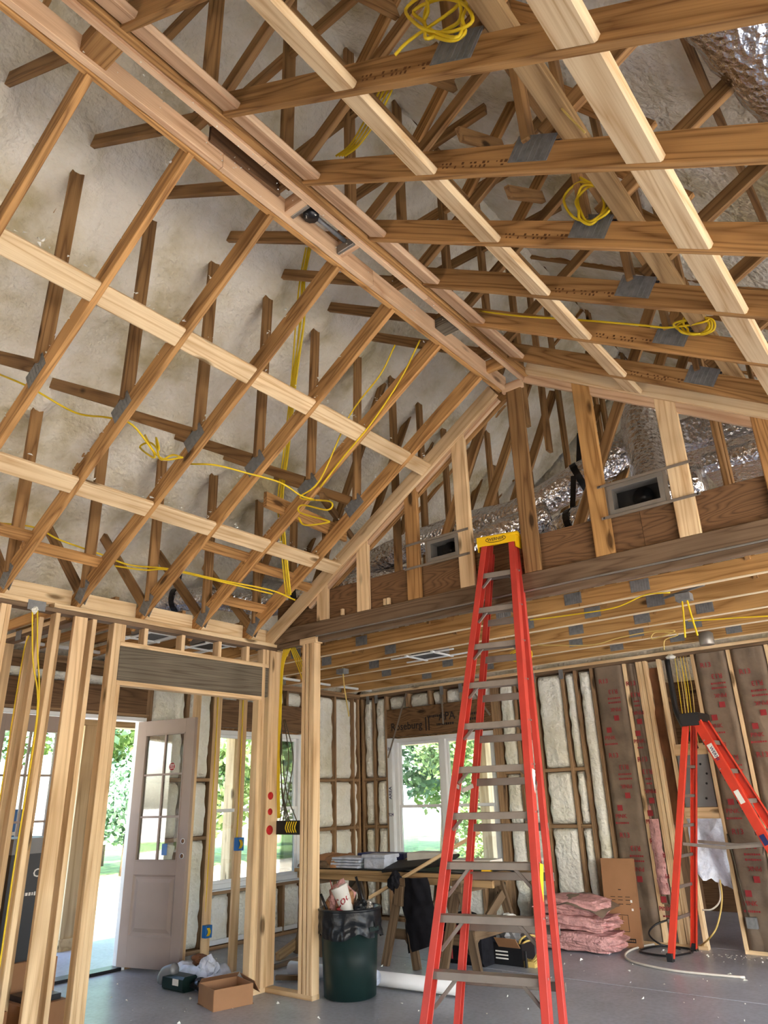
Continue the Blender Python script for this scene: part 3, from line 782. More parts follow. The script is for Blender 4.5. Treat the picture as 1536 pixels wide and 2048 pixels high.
# ---- trusses
def plate(parent, x, z, ang, y=0.0, w=0.20, h=0.09):
    ca, sa = math.cos(ang), math.sin(ang)
    mb = MB()
    for s in (-1, 1):
        m = axes((x, y + s*0.0205, z), (ca, 0, sa), (-sa, 0, ca))
        vs, fs = board_geo(w, h, 0.003, 0.0005)
        mb.add(vs, fs, m)
        for k in range(7):
            u = -w/2 + w*(k + 0.5)/7
            mb.add(*board_geo(0.008, h*0.94, 0.0075, 0.0005), m @ Matrix.Translation((u, 0, 0)))
    return mb.build('nail_plate', 'galv', parent)
def mem(parent, a, b, d, mat='truss_web', name='web', y=0.0, t=T):
    return board(name, (a[0], y, a[1]), (b[0], y, b[1]), t, d, mat, parent, ref=(0, 0, 1))
ANG = math.atan(SL)
def vault_truss(label):
    t = thing('roof_truss', label, 'roof truss', (XRDG, 0, 3.06), 'scissor trusses over the vault')
    nx, nzz = -math.sin(ANG)*0.07, math.cos(ANG)*0.07
    a, b = -5.62, -2.612
    mem(t, (a + nx, zl(a) + nzz), (b + nx, zl(b) + nzz), 0.14, 'truss', 'bottom_chord')
    a, b = -2.37, 0.62
    mem(t, (a - nx, zr(a) + nzz), (b - nx, zr(b) + nzz), 0.14, 'truss', 'bottom_chord')
    mem(t, (-7.4, 3.105), (-5.52, 3.105), 0.089, 'truss', 'ceiling_chord')
    mem(t, (0.55, 3.105), (2.4, 3.105), 0.089, 'truss', 'ceiling_chord')
    for s in (1, -1):
        X = lambda x: x if s > 0 else 2*XRDG - x + 0.03
        dz = 0 if s > 0 else 0.07
        mem(t, (X(-7.5), roof_z(-7.5) + 0.09), (X(-2.5), roof_z(-2.5) + 0.09), 0.14, 'truss', 'top_chord')
        webs = [((-2.60, 5.13), (-3.98, 5.98)), ((-4.05, 4.15 + dz), (-4.0, 6.0)), ((-4.12, 4.16 + dz), (-5.50, 4.93)),
                ((-5.40, 3.20 + dz), (-5.42, 4.90)), ((-5.46, 3.16 + dz), (-6.5, 4.22))]
        for p, q in webs: mem(t, (X(p[0]), p[1]), (X(q[0]), q[1]), 0.089)
        plate(t, X(-4.07), 4.10 + dz, s*ANG, w=0.21, h=0.13); plate(t, X(-5.42), 3.18 + dz, s*1.0, w=0.19, h=0.12)
    mem(t, (-2.50, 5.06), (-2.50, 7.0), 0.089)
    rs = random.Random(3); mb = MB()
    for row in range(2):
        for k in range(16):
            u = -1.36 + .022*k; w_ = rs.uniform(.006, .016)
            if rs.random() < .8: mb.add(*board_geo(w_, rs.uniform(.006, .014), .001, .0001), axes((u, -0.0198, zr(u) + .045 + .022*row), (math.cos(ANG), 0, -math.sin(ANG)), (math.sin(ANG), 0, math.cos(ANG))))
    mb.build('grade_stamp', 'stamp', t)
    mem(t, (-2.62, 5.12), (-2.36, 5.12), 0.14)
    plate(t, -2.5, 5.22, 0, w=0.16, h=0.13)
    mem(t, (-3.3, 6.22), (-1.7, 6.22), 0.089)
    return t
ORD = ['nearest the gable wall', 'second from the gable wall', 'third from the gable wall', 'fourth from the gable wall', 'fifth from the gable wall', 'sixth from the gable wall', 'seventh from the gable wall', 'farthest from the gable wall']
proto = vault_truss('x')
def copy_thing(root, dx, label=None):
    r = root.copy(); COL.objects.link(r); r.location = root.location + Vector(dx); LOC[r.name] = LOC[root.name] + Vector(dx)
    if label: r['label'] = label
    for ch in list(root.children):
        c = ch.copy(); COL.objects.link(c); c.parent = r; c.matrix_parent_inverse = ch.matrix_parent_inverse.copy(); WM[c.name] = Matrix.Translation(dx) @ WM[ch.name]
        for g in ch.children:
            d = g.copy(); COL.objects.link(d); d.parent = c; d.matrix_parent_inverse = g.matrix_parent_inverse.copy()
    return r
for i, y in enumerate(reversed(TY)):
    lab = 'brown scissor roof truss over the vault, ' + ORD[i]
    if i == 0:
        first_y = y; proto['label'] = lab
    else: copy_thing(proto, (0, y, 0), lab)
proto.location.y = first_y

def flat_truss(label):
    t = thing('attic_truss', label, 'roof truss', (XRDG, 0, 3.06), 'flat trusses over the lower ceiling')
    mem(t, (-7.5, 3.12), (-2.4, 3.12), 0.14, 'joist', 'bottom_chord'); mem(t, (-2.395, 3.12), (2.5, 3.12), 0.14, 'joist', 'bottom_chord')
    for s in (1, -1):
        X = lambda x: x if s > 0 else 2*XRDG - x
        mem(t, (X(-7.5), roof_z(-7.5) + 0.09), (X(-2.5), roof_z(-2.5) + 0.09), 0.14, 'truss', 'top_chord')
        pass
    for p, q in [((-6.4, 3.16), (-5.5, 4.8)), ((-5.45, 3.16), (-5.45, 4.85)), ((-5.35, 3.16), (-4.05, 5.85)), ((-4.0, 3.16), (-4.0, 5.9)), ((-3.75, 3.16), (-2.55, 5.6)), ((-2.5, 4.6), (-2.5, 6.9)), ((-2.35, 3.16), (-1.1, 5.6)), ((-1.0, 3.16), (-1.0, 5.9)), ((-0.8, 3.16), (0.35, 4.9))]:
        mem(t, p, q, 0.089)
    for a_, b_ in ((-7.5, -4.9), (-4.897, -2.2), (-2.197, 2.5)): board('chord_lit_strip', (a_, 0, 3.046), (b_, 0, 3.046), 0.04, 0.008, 'edge', t, ch=.001)  # added pale strips: the lit undersides of the joists put into colour
    for x in (-5.9, -4.9, -3.15, -2.45, -1.85, 0.0): plate(t, x, 3.13, 0, w=0.16, h=0.10)
    return t
fp = flat_truss('x')
for i, y in enumerate(FY):
    lab = 'flat-bottomed truss over the lower ceiling, ' + ['first', 'second', 'third', 'fourth', 'fifth', 'sixth'][i] + ' behind the gable wall'
    if i == 0: fy0 = y; fp['label'] = lab
    else: copy_thing(fp, (random.uniform(-0.25, 0.25), y, 0), lab)
fp.location.y = fy0

# ---- rows of flat blocking between the trusses (parts of the ceiling frame)
cf = struct('ceiling_frame', 'pale lumber blocking fixed between the trusses', (XRDG, 3, 4))
edges = TY + [5.06]
def blk(xc, zf, ang, i, w=0.14, mat='block', lift=0.0, a0=0, a1=0):
    ya, yb = edges[i] + T/2 + 0.001 + a0, edges[i+1] - T/2 - 0.001 + a1
    n = Vector((-math.sin(ang), 0, math.cos(ang)))
    c = Vector((xc, 0, zf(xc))) + n*(0.019 + lift)
    board('block', (c.x, ya, c.z), (c.x, yb, c.z), w, T, mat, cf, ref=n, ch=0.008)
for i in range(len(edges) - 1):
    last = i == len(edges) - 2
    for xc in (-3.435, -4.565): blk(xc, zl, ANG, i, lift=0.006, a1=0.0)
    for xc in (-1.47, -0.475):
        if not (last and xc > -1): blk(xc, zr, -ANG, i, w=0.14 if xc < -1 else 0.16, lift=0.005)
    if not last: blk(-2.27, zr, -ANG, i, w=0.15, mat='block_pink', lift=0.015)
    board('eave_block', (XP - 0.10, edges[i] + 0.02, 3.135), (XP - 0.10, edges[i+1] - 0.02, 3.135), 0.038, 0.145, 'block', cf)
    for xc in {0: (-5.0,), 1: (-5.05,), 2: (-5.13,), 3: (-5.21,), 5: (-4.83,), 6: (-4.88, -5.27), 7: (-4.95,)}.get(i, ()):
        n_ = Vector((-math.sin(ANG), 0, math.cos(ANG))); c_ = Vector((xc, 0, zl(xc) + 0.13))
        board('brace', (c_.x, edges[i] - 0.03 + .004*(i % 2), c_.z + .012*(i % 2)), (c_.x, edges[i+1] + 0.022, c_.z + .012*(i % 2)), 0.089, 0.038, 'truss', cf, ref=n_)
# long braces lying on the chords
board('brace', (-0.73, -1.0, 4.18), (-0.73, 5.0, 4.18), 0.089, 0.07, 'bench', cf)
board('brace', (-1.95, 0.2, 5.52), (-1.95, 5.0, 5.52), 0.038, 0.089, 'truss_web', cf)
board('brace', (-3.1, 0.2, 6.16), (-3.1, 5.0, 6.16), 0.038, 0.089, 'truss_web', cf)
board('brace', (-0.3, 0.2, 5.1), (-0.3, 5.0, 5.1), 0.038, 0.089, 'truss_web', cf)
board('brace', (-1.2, 0.2, 5.6), (-1.2, 8.5, 5.6), 0.089, 0.038, 'truss_web', cf)
for i in range(len(TY) - 1):
    y = TY[i]
    board('brace', (-1.6, y, 5.35), (-1.6, y + 0.58, 5.75), 0.038, 0.089, 'truss_web', cf)
    board('brace', (-0.55, y + 0.05, 4.62), (-1.05, y + 0.05, 5.35), 0.038, 0.089, 'truss', cf)
    board('brace', (-2.0, y + 0.05, 5.55), (-1.35, y + 0.05, 6.35), 0.038, 0.089, 'truss', cf)
board('brace', (-0.1, -0.5, 4.75), (-0.1, 5.0, 4.75), 0.038, 0.14, 'truss_web', cf)
board('brace', (-4.35, 3.85, 3.98), (-4.45, 5.0, 3.98), 0.038, 0.14, 'truss', cf)
board('brace', (-4.3, 4.5, 4.2), (-5.4, 6.2, 4.5), 0.038, 0.089, 'truss_web', cf)

# ---- channel of two boards along the ridge
rc = thing('ridge_channel', 'pair of pale boards running along the ridge with a fan brace between', 'ridge channel', (XRDG, 2.5, 4.9))
for a, b in ((-0.6, 1.86), (1.863, 3.2), (3.203, 5.07)):
    board('ridge_board', (-2.584, a, 4.972), (-2.584, b, 4.972), 0.038, 0.135, 'block_pink', rc)
for a, b in ((-0.6, 2.02), (2.023, 3.6), (3.603, 5.07)):
    board('ridge_board', (-2.396, a, 4.998), (-2.396, b, 4.998), 0.038, 0.135, 'block_pink', rc)
board('ridge_nailer', (-2.622, -0.6, 4.938), (-2.622, 5.05, 4.938), 0.034, 0.085, 'truss', rc)
board('ridge_nailer', (-2.356, -0.6, 4.985), (-2.356, 5.05, 4.985), 0.038, 0.07, 'truss', rc)
for y, w, m_ in ((1.06, 0.14, 'truss'), (2.37, 0.05, 'block_pink'), (2.86, 0.045, 'block_pink'), (4.75, 0.045, 'truss')):
    box('cross_block', (-2.565, y - w/2, 4.93), (-2.415, y + w/2, 5.04), m_, rc)
for y in (2.405, 2.83): box('end_bracket', (-2.562, y - 0.012, 4.925), (-2.418, y + 0.012, 4.99), 'tin', rc)
box('fascia_scrap', (-2.56, 1.75, 5.0), (-2.54, 2.28, 5.12), 'lvl_dark', rc)
box('fascia_scrap', (-2.56, 3.96, 4.955), (-2.42, 4.10, 5.04), 'header', rc)
tb = tube('fan_brace', [(-2.49, 2.41, 4.99), (-2.49, 2.83, 4.99)], 0.016, 'galv', rc, 10, 1)
lathe('brace_box', [(0.05, -0.02), (0.052, 0.02)], 'black', rc, Matrix.Translation((-2.49, 2.50, 4.975)), 10)

# ---- framed gable end above the beam
wg = struct('wall_gable', 'open gable framing of flat studs over a plywood beam', (XRDG, YG, 3.05))
box('gable_plate', (XP + 0.0, YG - 0.05, 3.052), (2.4, YG - 0.012, 3.19), 'plate', wg)
box('gable_plate', (XP, YG - 0.012, 3.0), (2.4, YG + 0.07, 3.05), 'plate', wg)
for a, b in ((XP, -1.6), (-1.597, 2.4)):
    box('gable_beam', (a, YG - 0.008, 3.06), (b, YG + 0.08, 3.505), 'lvl', wg)
for x, m_ in ((-4.81, 'stud'), (-4.28, 'stud'), (-3.675, 'truss'), (-3.11, 'stud'), (-2.495, 'truss_web'), (-1.89, 'joist'), (-1.265, 'block'), (-0.655, 'truss'), (-0.06, 'joist')):
    zt = (zl(x) + 0.15) if x < -2.52 else zr(x) + 0.12
    zb_ = 3.192
    zt = min(zt, 4.90)
    board('gable_stud', (x, YG - 0.034, zb_), (x, YG - 0.034, zt), 0.15, T, m_, wg, ref=(0, 1, 0), ch=0.006)
def gch(xa, xb, f, s, off, yy, h=0.14, m_='block_pink'):
    nx, nn = -math.sin(ANG)*s, math.cos(ANG)
    A = Vector((xa, yy, f(xa))) + Vector((nx, 0, nn))*off; B = Vector((xb, yy, f(xb))) + Vector((nx, 0, nn))*off
    board('gable_rafter', A, B, T, h, m_, wg)
gch(-5.60, -2.64, zl, 1, 0.07, YG - 0.075, m_='stud'); gch(-5.0, -2.66, zl, 1, 0.02, YG - 0.03, 0.10, 'block_pink')
gch(-5.3, -2.60, zl, 1, 0.05, YG + 0.02, 0.18, 'truss')
gch(-2.36, 0.6, zr, -1, 0.07, YG - 0.075, m_='block'); gch(-2.36, 0.6, zr, -1, -0.02, YG - 0.03, 0.09, 'block_pink')
box('ridge_end', (-2.60, YG - 0.06, 4.87), (-2.40, YG - 0.022, 4.955), 'block_pink', wg)
for x, z in ((-4.55, 3.2), (-3.98, 3.2), (-4.02, 3.2)): box('wood_peg', (x - 0.015, YG - 0.05, z), (x + 0.015, YG - 0.02, z + 0.06), 'block', wg)
board('edge_strip', (XP + .6, YG - 0.052, 3.045), (2.4, YG - 0.052, 3.045), 0.012, 0.014, 'tin', wg)
# blocking plane over the small ceilings left of the partition
lc = struct('ceiling_low', 'blocking and ledger of the low ceiling', (-6.5, 4, 3.06))
for y in (3.3, 4.0, 4.7): board('ledger', (-7.4, y, 3.2), (-5.6, y, 3.2), 0.038, 0.089, 'truss_web', lc)
board('ledger', (XL + 0.3, 3.06, 3.08), (XL + 0.3, 8.6, 3.08), 0.038, 0.03, 'white', lc)
# ================================================================= outside
gr = make('ground', *board_geo(900, 900, 0.1), 'ground', None, Matrix.Translation((-20, 25, -0.32))); tag(gr, kind='structure')
lw = make('lawn', *board_geo(60, 26, 0.06), 'grass', None, Matrix.Translation((-15, 33, -0.28))); tag(lw, kind='structure')
lw2 = make('lawn', *board_geo(22, 46, 0.06), 'grass', None, Matrix.Translation((-31, -3.2, -0.28))); tag(lw2, kind='structure')
pf = struct('floor_porch', 'concrete porch slab outside')
box('slab_panel', (-9.5, -1, -0.25), (-7.63, 12.4, -0.03), 'concrete', pf)
box('slab_panel', (-7.62, 8.87, -0.25), (-3.71, 12.4, -0.03), 'concrete', pf)
pc = struct('ceiling_porch', 'porch roof outside')
box('porch_panel', (-9.6, -1.5, 2.78), (-7.62, 12.7, 2.84), 'osb', pc); box('porch_panel', (-7.62, 8.86, 2.78), (-3.6, 12.7, 2.84), 'osb', pc)
box('porch_beam', (-9.4, -1.3, 2.55), (-9.2, 12.4, 2.78), 'post', pc); box('porch_beam', (-9.2, 12.2, 2.55), (-3.7, 12.4, 2.78), 'post', pc)
for k, (x, y, lab) in enumerate(((-9.3, 5.27, 'square wooden porch post seen through the open doorway'), (-9.3, 7.80, 'square wooden porch post seen through the left window'), (-9.3, 10.6, 'square wooden post at the corner of the porch'), (-7.5, 12.3, 'square wooden porch post seen through the far window'))):
    t = thing('porch_post', lab, 'post', (x, y, -0.03), 'porch posts outside')
    box('post_shaft', (x - 0.1, y - 0.1, -0.03), (x + 0.1, y + 0.1, 2.55), 'post', t)
    box('post_base', (x - 0.12, y - 0.12, -0.03), (x + 0.12, y + 0.12, 0.1), 'post', t)
def leaf_cloud(n, rx, ry, rz, size, mat, seed):
    rnd = random.Random(seed); vs, fs = [], []
    cl = [(Vector((rnd.uniform(-.7, .7)*rx, rnd.uniform(-.7, .7)*ry, rnd.uniform(-.75, .75)*rz)), rnd.uniform(.22, .45)) for _ in range(16)]
    for _ in range(n):
        c, r = rnd.choice(cl)
        d = Vector((rnd.gauss(0, 1), rnd.gauss(0, 1), rnd.gauss(0, 1))).normalized() * (rnd.random() ** 0.4)
        p = c + Vector((d.x*rx*r, d.y*ry*r, d.z*rz*r))
        a = Vector((rnd.gauss(0, 1), rnd.gauss(0, 1), rnd.gauss(0, 1))).normalized(); b = a.orthogonal().normalized()
        s = size * rnd.uniform(.6, 1.3); k = len(vs)
        vs += [p - a*s, p + b*s*.55, p + a*s, p - b*s*.55]; fs.append((k, k+1, k+2, k+3))
    me = bpy.data.meshes.new('crown'); me.from_pydata([tuple(v) for v in vs], [], fs); me.materials.append(MAT[mat]); return me
CROWN = [leaf_cloud(5200, 3.2, 3.2, 3.6, .16, 'leaf', 1), leaf_cloud(5200, 3.0, 3.0, 3.2, .15, 'leaf2', 2)]
tree_spots = [(-19, 17, 4.2, 0), (-14.5, 21, 4.5, 1), (-22, 9.5, 4.3, 1), (-24, 14.5, 4.6, 0), (-26, 4.8, 4.5, 0), (-10.5, 24, 4.4, 0), (-22.5, 20.5, 4.4, 1), (-17.2, 25.5, 4.6, 0), (-29, 10, 4.4, 1), (-7, 24, 4.4, 1), (-25, 1, 4.3, 1), (-24.5, 6.0, 2.4, 0), (-12.5, 20, 2.4, 0), (-20, 13, 2.5, 1), (-16.8, 18.5, 2.4, 0)]
for i, (x, y, z, k) in enumerate(tree_spots):
    small = z < 3
    t = thing('garden_tree', ('low bushy' if small else 'tall leafy') + ' green tree outside, seen through the windows', 'tree', (x, y, -0.27), 'trees around the house')
    m = Matrix.Translation((x, y, z * (0.75 if small else 1))) @ Matrix.Rotation(i*1.7, 4, 'Z') @ Matrix.Scale(0.62 if small else 1.05, 4)
    make('crown', None, None, None, t, m, mesh=CROWN[k])
    tube('trunk', [(x, y, -0.27), (x + .1, y, 1.5), (x - .05, y + .1, z)], lambda u: 0.2*(1 - .5*u), 'bark', t, 8, 4)
# blue pickup on the drive
tr = thing('pickup_truck', 'blue pickup truck parked outside beyond the open doorway', 'truck', (-21.0, 9.0, -0.27))
def prism(name, pts, y0, y1, mat, parent, mw):
    n = len(pts); vs = [(p[0], y0, p[1]) for p in pts] + [(p[0], y1, p[1]) for p in pts]
    fs = [tuple(range(n)), tuple(range(2*n - 1, n - 1, -1))] + [(i, i + n, (i+1) % n + n, (i+1) % n) for i in range(n)]
    return make(name, vs, fs, mat, parent, mw)
tmx = Matrix.Translation((-21.0, 9.0, -0.27)) @ Matrix.Rotation(math.radians(60), 4, 'Z')
prism('body', [(-2.7, .45), (2.6, .45), (2.65, .95), (2.5, 1.08), (1.3, 1.15), (-2.7, 1.15)], -.95, .95, 'car', tr, tmx)
prism('cab', [(-1.2, 1.15), (1.25, 1.15), (.55, 1.8), (-1.05, 1.82)], -.85, .85, 'car', tr, tmx)
prism('side_glass', [(-1.0, 1.2), (.95, 1.2), (.45, 1.7), (-.95, 1.72)], -.87, .87, 'car_glass', tr, tmx)
for wx in (-1.7, 1.7):
    for wy in (-.85, .85):
        lathe('wheel', [(.2, -.12), (.38, -.12), (.4, 0), (.38, .12), (.2, .12)], 'tyre', tr, tmx @ Matrix.Translation((wx, wy, .4)) @ Matrix.Rotation(math.pi/2, 4, 'X'), 20)
# wrapped goods stacked on the porch
for k, (x, y, w, h, lab) in enumerate(((-8.7, 4.0, 0.5, 1.55, 'tall blue-wrapped bundle with white letters standing on the porch'), (-8.75, 3.35, 0.55, 1.45, 'blue-wrapped bundle beside the lettered one on the porch'))):
    t = thing('wrapped_bundle', lab, 'bundle', (x, y, -0.03))
    box('wrapped_body', (x - .3, y - w/2, -0.03), (x + .3, y + w/2, h), 'shrink', t, ch=0.03)
    box('red_band', (x - .304, y + w*.28, .2), (x + .304, y + w*.36, h - .1), 'redprint', t)
    for z in (.55, 1.2): text('T', .32, 'whiteprint', t, axes((x + .302, y, z), (0, 1, 0), (0, 0, 1)))
# ================================================================= ladders
def rail(name, a, b, mat, parent, w, d, ref, out):
    # C-channel rail: web plus two flanges
    mb = MB(); a, b = Vector(a), Vector(b); ref = Vector(ref).normalized(); out = Vector(out).normalized()
    mb.bar(a, b, 0.010, d, ref=ref)
    for s in (-1, 1):
        mb.bar(a + ref*s*(d/2 - 0.004) + out*(-w/2), b + ref*s*(d/2 - 0.004) + out*(-w/2), w, 0.008, ref=ref)
    return mb.build(name, mat, parent)
def step_ladder(label, base, top, wd, w0, w1, rear, wr0, H, steps, z0, dz, redm, capm, name='step_ladder', nrear=0):
    t = thing(name, label, 'ladder', (base[0], base[1], 0))
    a = Vector((wd[0], wd[1], 0)).normalized(); B, Tp, Rr = Vector((*base, 0)), Vector((*top, H)), Vector((*rear, 0))
    fn = (Tp - B).normalized(); nrm = a.cross(fn)            # normal of the climbing side
    if nrm.dot(CPOS - B) < 0 and name == 'step_ladder': pass
    def pf(z): f = z / H; return B + (Tp - B)*f, w0 + (w1 - w0)*f
    def pr(z): f = z / H; return Rr + (Tp - Rr)*f, wr0 + (w1*0.95 - wr0)*f
    for s in (-1, 1):
        rail('front_rail', B + a*s*w0/2 + Vector((0, 0, .03)), Tp + a*s*w1/2, redm, t, 0.042, 0.09, nrm, a*s)
        rn = a.cross((Tp - Rr).normalized())
        off = (Rr - B).normalized()*0.09
        rail('rear_rail', Rr + a*s*wr0/2 + Vector((0, 0, .03)), Tp + off + a*s*w1*0.47, redm, t, 0.034, 0.062, rn, a*s)
        for P, ww in ((B, w0), (Rr, wr0)):
            box('foot', tuple(P + a*s*ww/2 - Vector((.03, .03, 0))), tuple(P + a*s*ww/2 + Vector((.03, .03, .07))), 'black', t)
    back = (Rr - B).normalized(); back.z = 0
    for i in range(steps):
        z = z0 + dz*i; c, w = pf(z); c = c + back*0.01
        mb = MB(); ww = w - 0.02
        mb.bar(c - a*ww/2, c + a*ww/2, 0.085, 0.006, ref=(0, 0, 1))
        for s in (-1, 1):
            mb.bar(c - a*ww/2 + back*s*0.041 - Vector((0, 0, .02)), c + a*ww/2 + back*s*0.041 - Vector((0, 0, .02)), 0.004, 0.04, ref=(0, 0, 1))
        st = mb.build('step', 'alu', t)
        for s in (-1, 1):
            if z < 1.2: L_, D_ = 0.16, 0.17
            else: L_, D_ = 0.07, 0.075
            board('step_brace', c + a*s*(ww/2 - L_) - Vector((0, 0, .03)), c + a*s*(ww/2 + .004) - Vector((0, 0, .03 + D_)), 0.014, 0.022, 'alu', st)
        # rivets
        for s in (-1, 1):
            mb = MB()
            for k in (-1, 1):
                mb.lathe([(.008, 0), (.006, .006)], 8, axes(c + a*s*(w/2 + .004) + back*k*.02, back, Vector((0, 0, 1)).cross(a*s) if False else (0, 0, 1)) @ Matrix.Rotation(0, 4, 'X'))
            mb.build('rivet', 'tin', st)
    # rear cross bars
    for i in range(steps - 1):
        z = z0 + dz*i - 0.10 if nrear == 0 else z0 + dz*(i + 0.15); c, w = pr(z); c = c + back*0.06
        if i < nrear or i % 1 == 0:
            board('rear_bar', c - a*(w/2), c + a*(w/2), 0.022, 0.05 if nrear == 0 else 0.03, 'alu', t)
    # spreaders
    zs = H*0.46
    for s in (-1, 1):
        cf_, wf = pf(zs); cr_, wr_ = pr(zs)
        mid = (cf_ + cr_)/2 + Vector((0, 0, -.03))
        board('spreader', cf_ + a*s*(wf/2 - .02), mid + a*s*(wf/2 - .02), 0.006, 0.03, 'alu', t)
        board('spreader', mid + a*s*(wf/2 - .02), cr_ + a*s*(wr_/2 - .02), 0.006, 0.03, 'alu', t)
    cw = w1 + 0.07
    cc = Tp + back*0.04
    cap = MB()
    cap.bar(cc - a*cw/2 + Vector((0, 0, .03)), cc + a*cw/2 + Vector((0, 0, .03)), 0.20, 0.03, ref=(0, 0, 1), ch=.008)
    for s in (-1, 1):
        cap.bar(cc - a*cw/2 + back*s*.094, cc + a*cw/2 + back*s*.094, 0.012, 0.085, ref=(0, 0, 1), ch=.004)
        cap.bar(cc + a*s*(cw/2 - .006) - back*.09 - Vector((0, 0, .025)), cc + a*s*(cw/2 - .006) + back*.09 - Vector((0, 0, .025)), 0.012, 0.12, ref=(0, 0, 1), ch=.004)
    cp = cap.build('ladder_cap', capm, t)
    return t, B, Tp, a, back, nrm, cp, pf
k_ = 0.972
H1 = 1.54 + (3.56 - 1.54)*k_
base1 = Vector((-2.770, 4.271))*k_; top1 = Vector((-2.832, 5.16))*k_
# the fit's base lies below the floor once pulled nearer: extend along the slope to the floor
f0 = (1.54*k_ - 1.54) ; g = (0 - f0*-1)
slope_ = (top1 - base1)/ (H1 - (1.54 - 1.54*k_)); base1 = base1 - slope_*(1.54 - 1.54*k_)
wdir = (math.cos(.23), math.sin(.23))
nn_ = Vector((-math.sin(.23), math.cos(.23)))
rear1 = base1 + nn_*0.30 + Vector(wdir)*0.065
L1, B1, T1, a1, back1, n1_, cp1, pf1 = step_ladder('tall red fibreglass step ladder with a yellow top', base1, top1, wdir, .82, .26, rear1, .72, H1, 11,
    1.54 + (3.262 - 1.54)*k_ - .3048*k_*10, .3048*k_, 'red', 'yellow')
cm = T1 + back1*0.04 - back1*0.1005
text('WERNER', .035, 'blackprint', cp1, axes(cm + Vector((0, 0, .005)), a1, (0, 0, 1)))
el = MB()
for k in range(28):
    q0, q1 = [Vector((math.cos(t_)*.085, math.sin(t_)*.026, 0)) for t_ in (k*math.tau/28, (k+1)*math.tau/28)]
    mm = axes(cm + Vector((0, 0, .005)), a1, (0, 0, 1)); el.bar(mm @ q0, mm @ q1, .005, .003, ref=back1)
el.build('cap_emblem', 'blackprint', cp1)
lb, lw_ = pf1(1.0)
yl = make('warning_label', *board_geo(.28, .045, .002, .0002), 'yellow', L1, axes(lb + a1*(lw_/2 + .006) - back1*0.0, (T1 - B1), back1) )
lb, lw_ = pf1(1.62)
make('spec_label', *board_geo(.16, .04, .002, .0002), 'whiteprint', L1, axes(lb + a1*(lw_/2 + .006), (T1 - B1), back1))
# second, smaller ladder by the far wall
H2 = 2.25
L2, B2, T2, a2, back2, n2_, cp2, pf2 = step_ladder('smaller red step ladder with a black top beside the far wall', (-1.45, 8.27), (-2.36, 8.29), (0.06, 1), .62, .26, (-2.93, 8.31), .62, H2, 7, .30, .285, 'red2', 'black', nrear=6)
for u, ww, hh, mt in ((1.86, .24, .055, 'whiteprint'), (1.42, .22, .05, 'whiteprint'), (1.05, .16, .05, 'navyprint'), (0.93, .08, .05, 'whiteprint')):
    c, w = pf2(u)
    make('ladder_label', *board_geo(ww, hh, .002, .0002), mt, L2, axes(c - a2*(w/2 + .006), (T2 - B2), (a2.cross(T2 - B2))))
c, w = pf2(1.86)
mm = axes(c - a2*(w/2 + .0085), (T2 - B2)*-1, a2.cross(T2 - B2)*1)
text('WERNER', .045, 'navyprint', L2, mm)

# ================================================================= ducts and registers
def duct(label, pts, r, straps=(), k=10):
    P = spline(pts, k); t = thing('flex_duct', label, 'duct', P[0])
    n = len(P)
    vs, fs = tube_geo(P, r, 20)
    out = []
    for i, v in enumerate(vs):
        c = P[i // 20]; d = v - c
        out.append(c + d*(1 + 0.035*nz(v.x*9, v.y*9, v.z*9) + 0.02*math.sin(i//20*2.1)))
    make('foil_sleeve', out, fs, 'foil', t, None, True)
    for s in straps:
        i = int(s*(n - 1)); p = P[i]; tn = (P[min(i+1, n-1)] - P[max(0, i-1)]).normalized()
        rv, rf_ = lathe_geo([(r*1.06, -.03), (r*1.06, .03)], 20, False)
        q = Vector((0, 0, 1)).rotation_difference(tn).to_matrix().to_4x4(); q.translation = p
        make('hanger_strap', rv, rf_, 'black', t, q)
        board('strap_tail', p + Vector((0, 0, r)), p + Vector((.05, 0, r + .3)), 0.05, .004, 'black', t, ref=(0, 1, 0))
    return t
duct('long silver flex duct sweeping up behind the gable studs', [(-6.7, 5.6, 4.0), (-5.6, 5.75, 3.75), (-4.5, 5.8, 3.98), (-3.5, 5.75, 4.02), (-2.9, 5.7, 3.98), (-2.4, 5.72, 4.12), (-1.9, 5.85, 4.35), (-1.7, 6.1, 4.75), (-1.6, 6.3, 5.2)], .15, (.36, .66), 8)
duct('short silver flex duct dropping to the left register', [(-2.55, 5.62, 3.86), (-2.85, 5.5, 3.78), (-3.15, 5.36, 3.66), (-3.34, 5.22, 3.60)], .13, (), 8)
duct('silver flex duct lying just above the plywood beam', [(-1.2, 5.45, 3.74), (-1.9, 5.5, 3.72), (-2.4, 5.55, 3.68), (-2.75, 5.9, 3.6)], .12, (.62,), 8)
duct('upright silver flex duct beside the wide gable stud', [(-1.62, 5.75, 4.75), (-1.66, 5.72, 4.4), (-1.60, 5.6, 4.0), (-1.58, 5.35, 3.62)], .17, (), 8)
duct('silver flex duct in the eaves left of the gable', [(-6.9, 4.4, 3.62), (-6.2, 4.75, 3.62), (-5.7, 5.2, 3.55), (-5.0, 5.55, 3.66), (-4.3, 5.9, 3.7)], .13, (.15, .62), 8)
duct('silver flex duct hanging in the eave corner behind the studs', [(-6.9, 4.45, 3.55), (-6.5, 4.2, 3.35), (-6.3, 4.05, 3.2)], .12, (), 6)
duct('large silver flex duct high at the upper right', [(-0.35, 1.2, 5.15), (-0.12, 2.2, 4.86), (0.05, 2.8, 4.66), (0.3, 3.6, 4.4)], .26, (.5,), 10)
pl = thing('duct_plenum', 'foil-wrapped box plenum in the attic behind the pale gable stud', 'plenum', (-1.1, 6.4, 4.4))
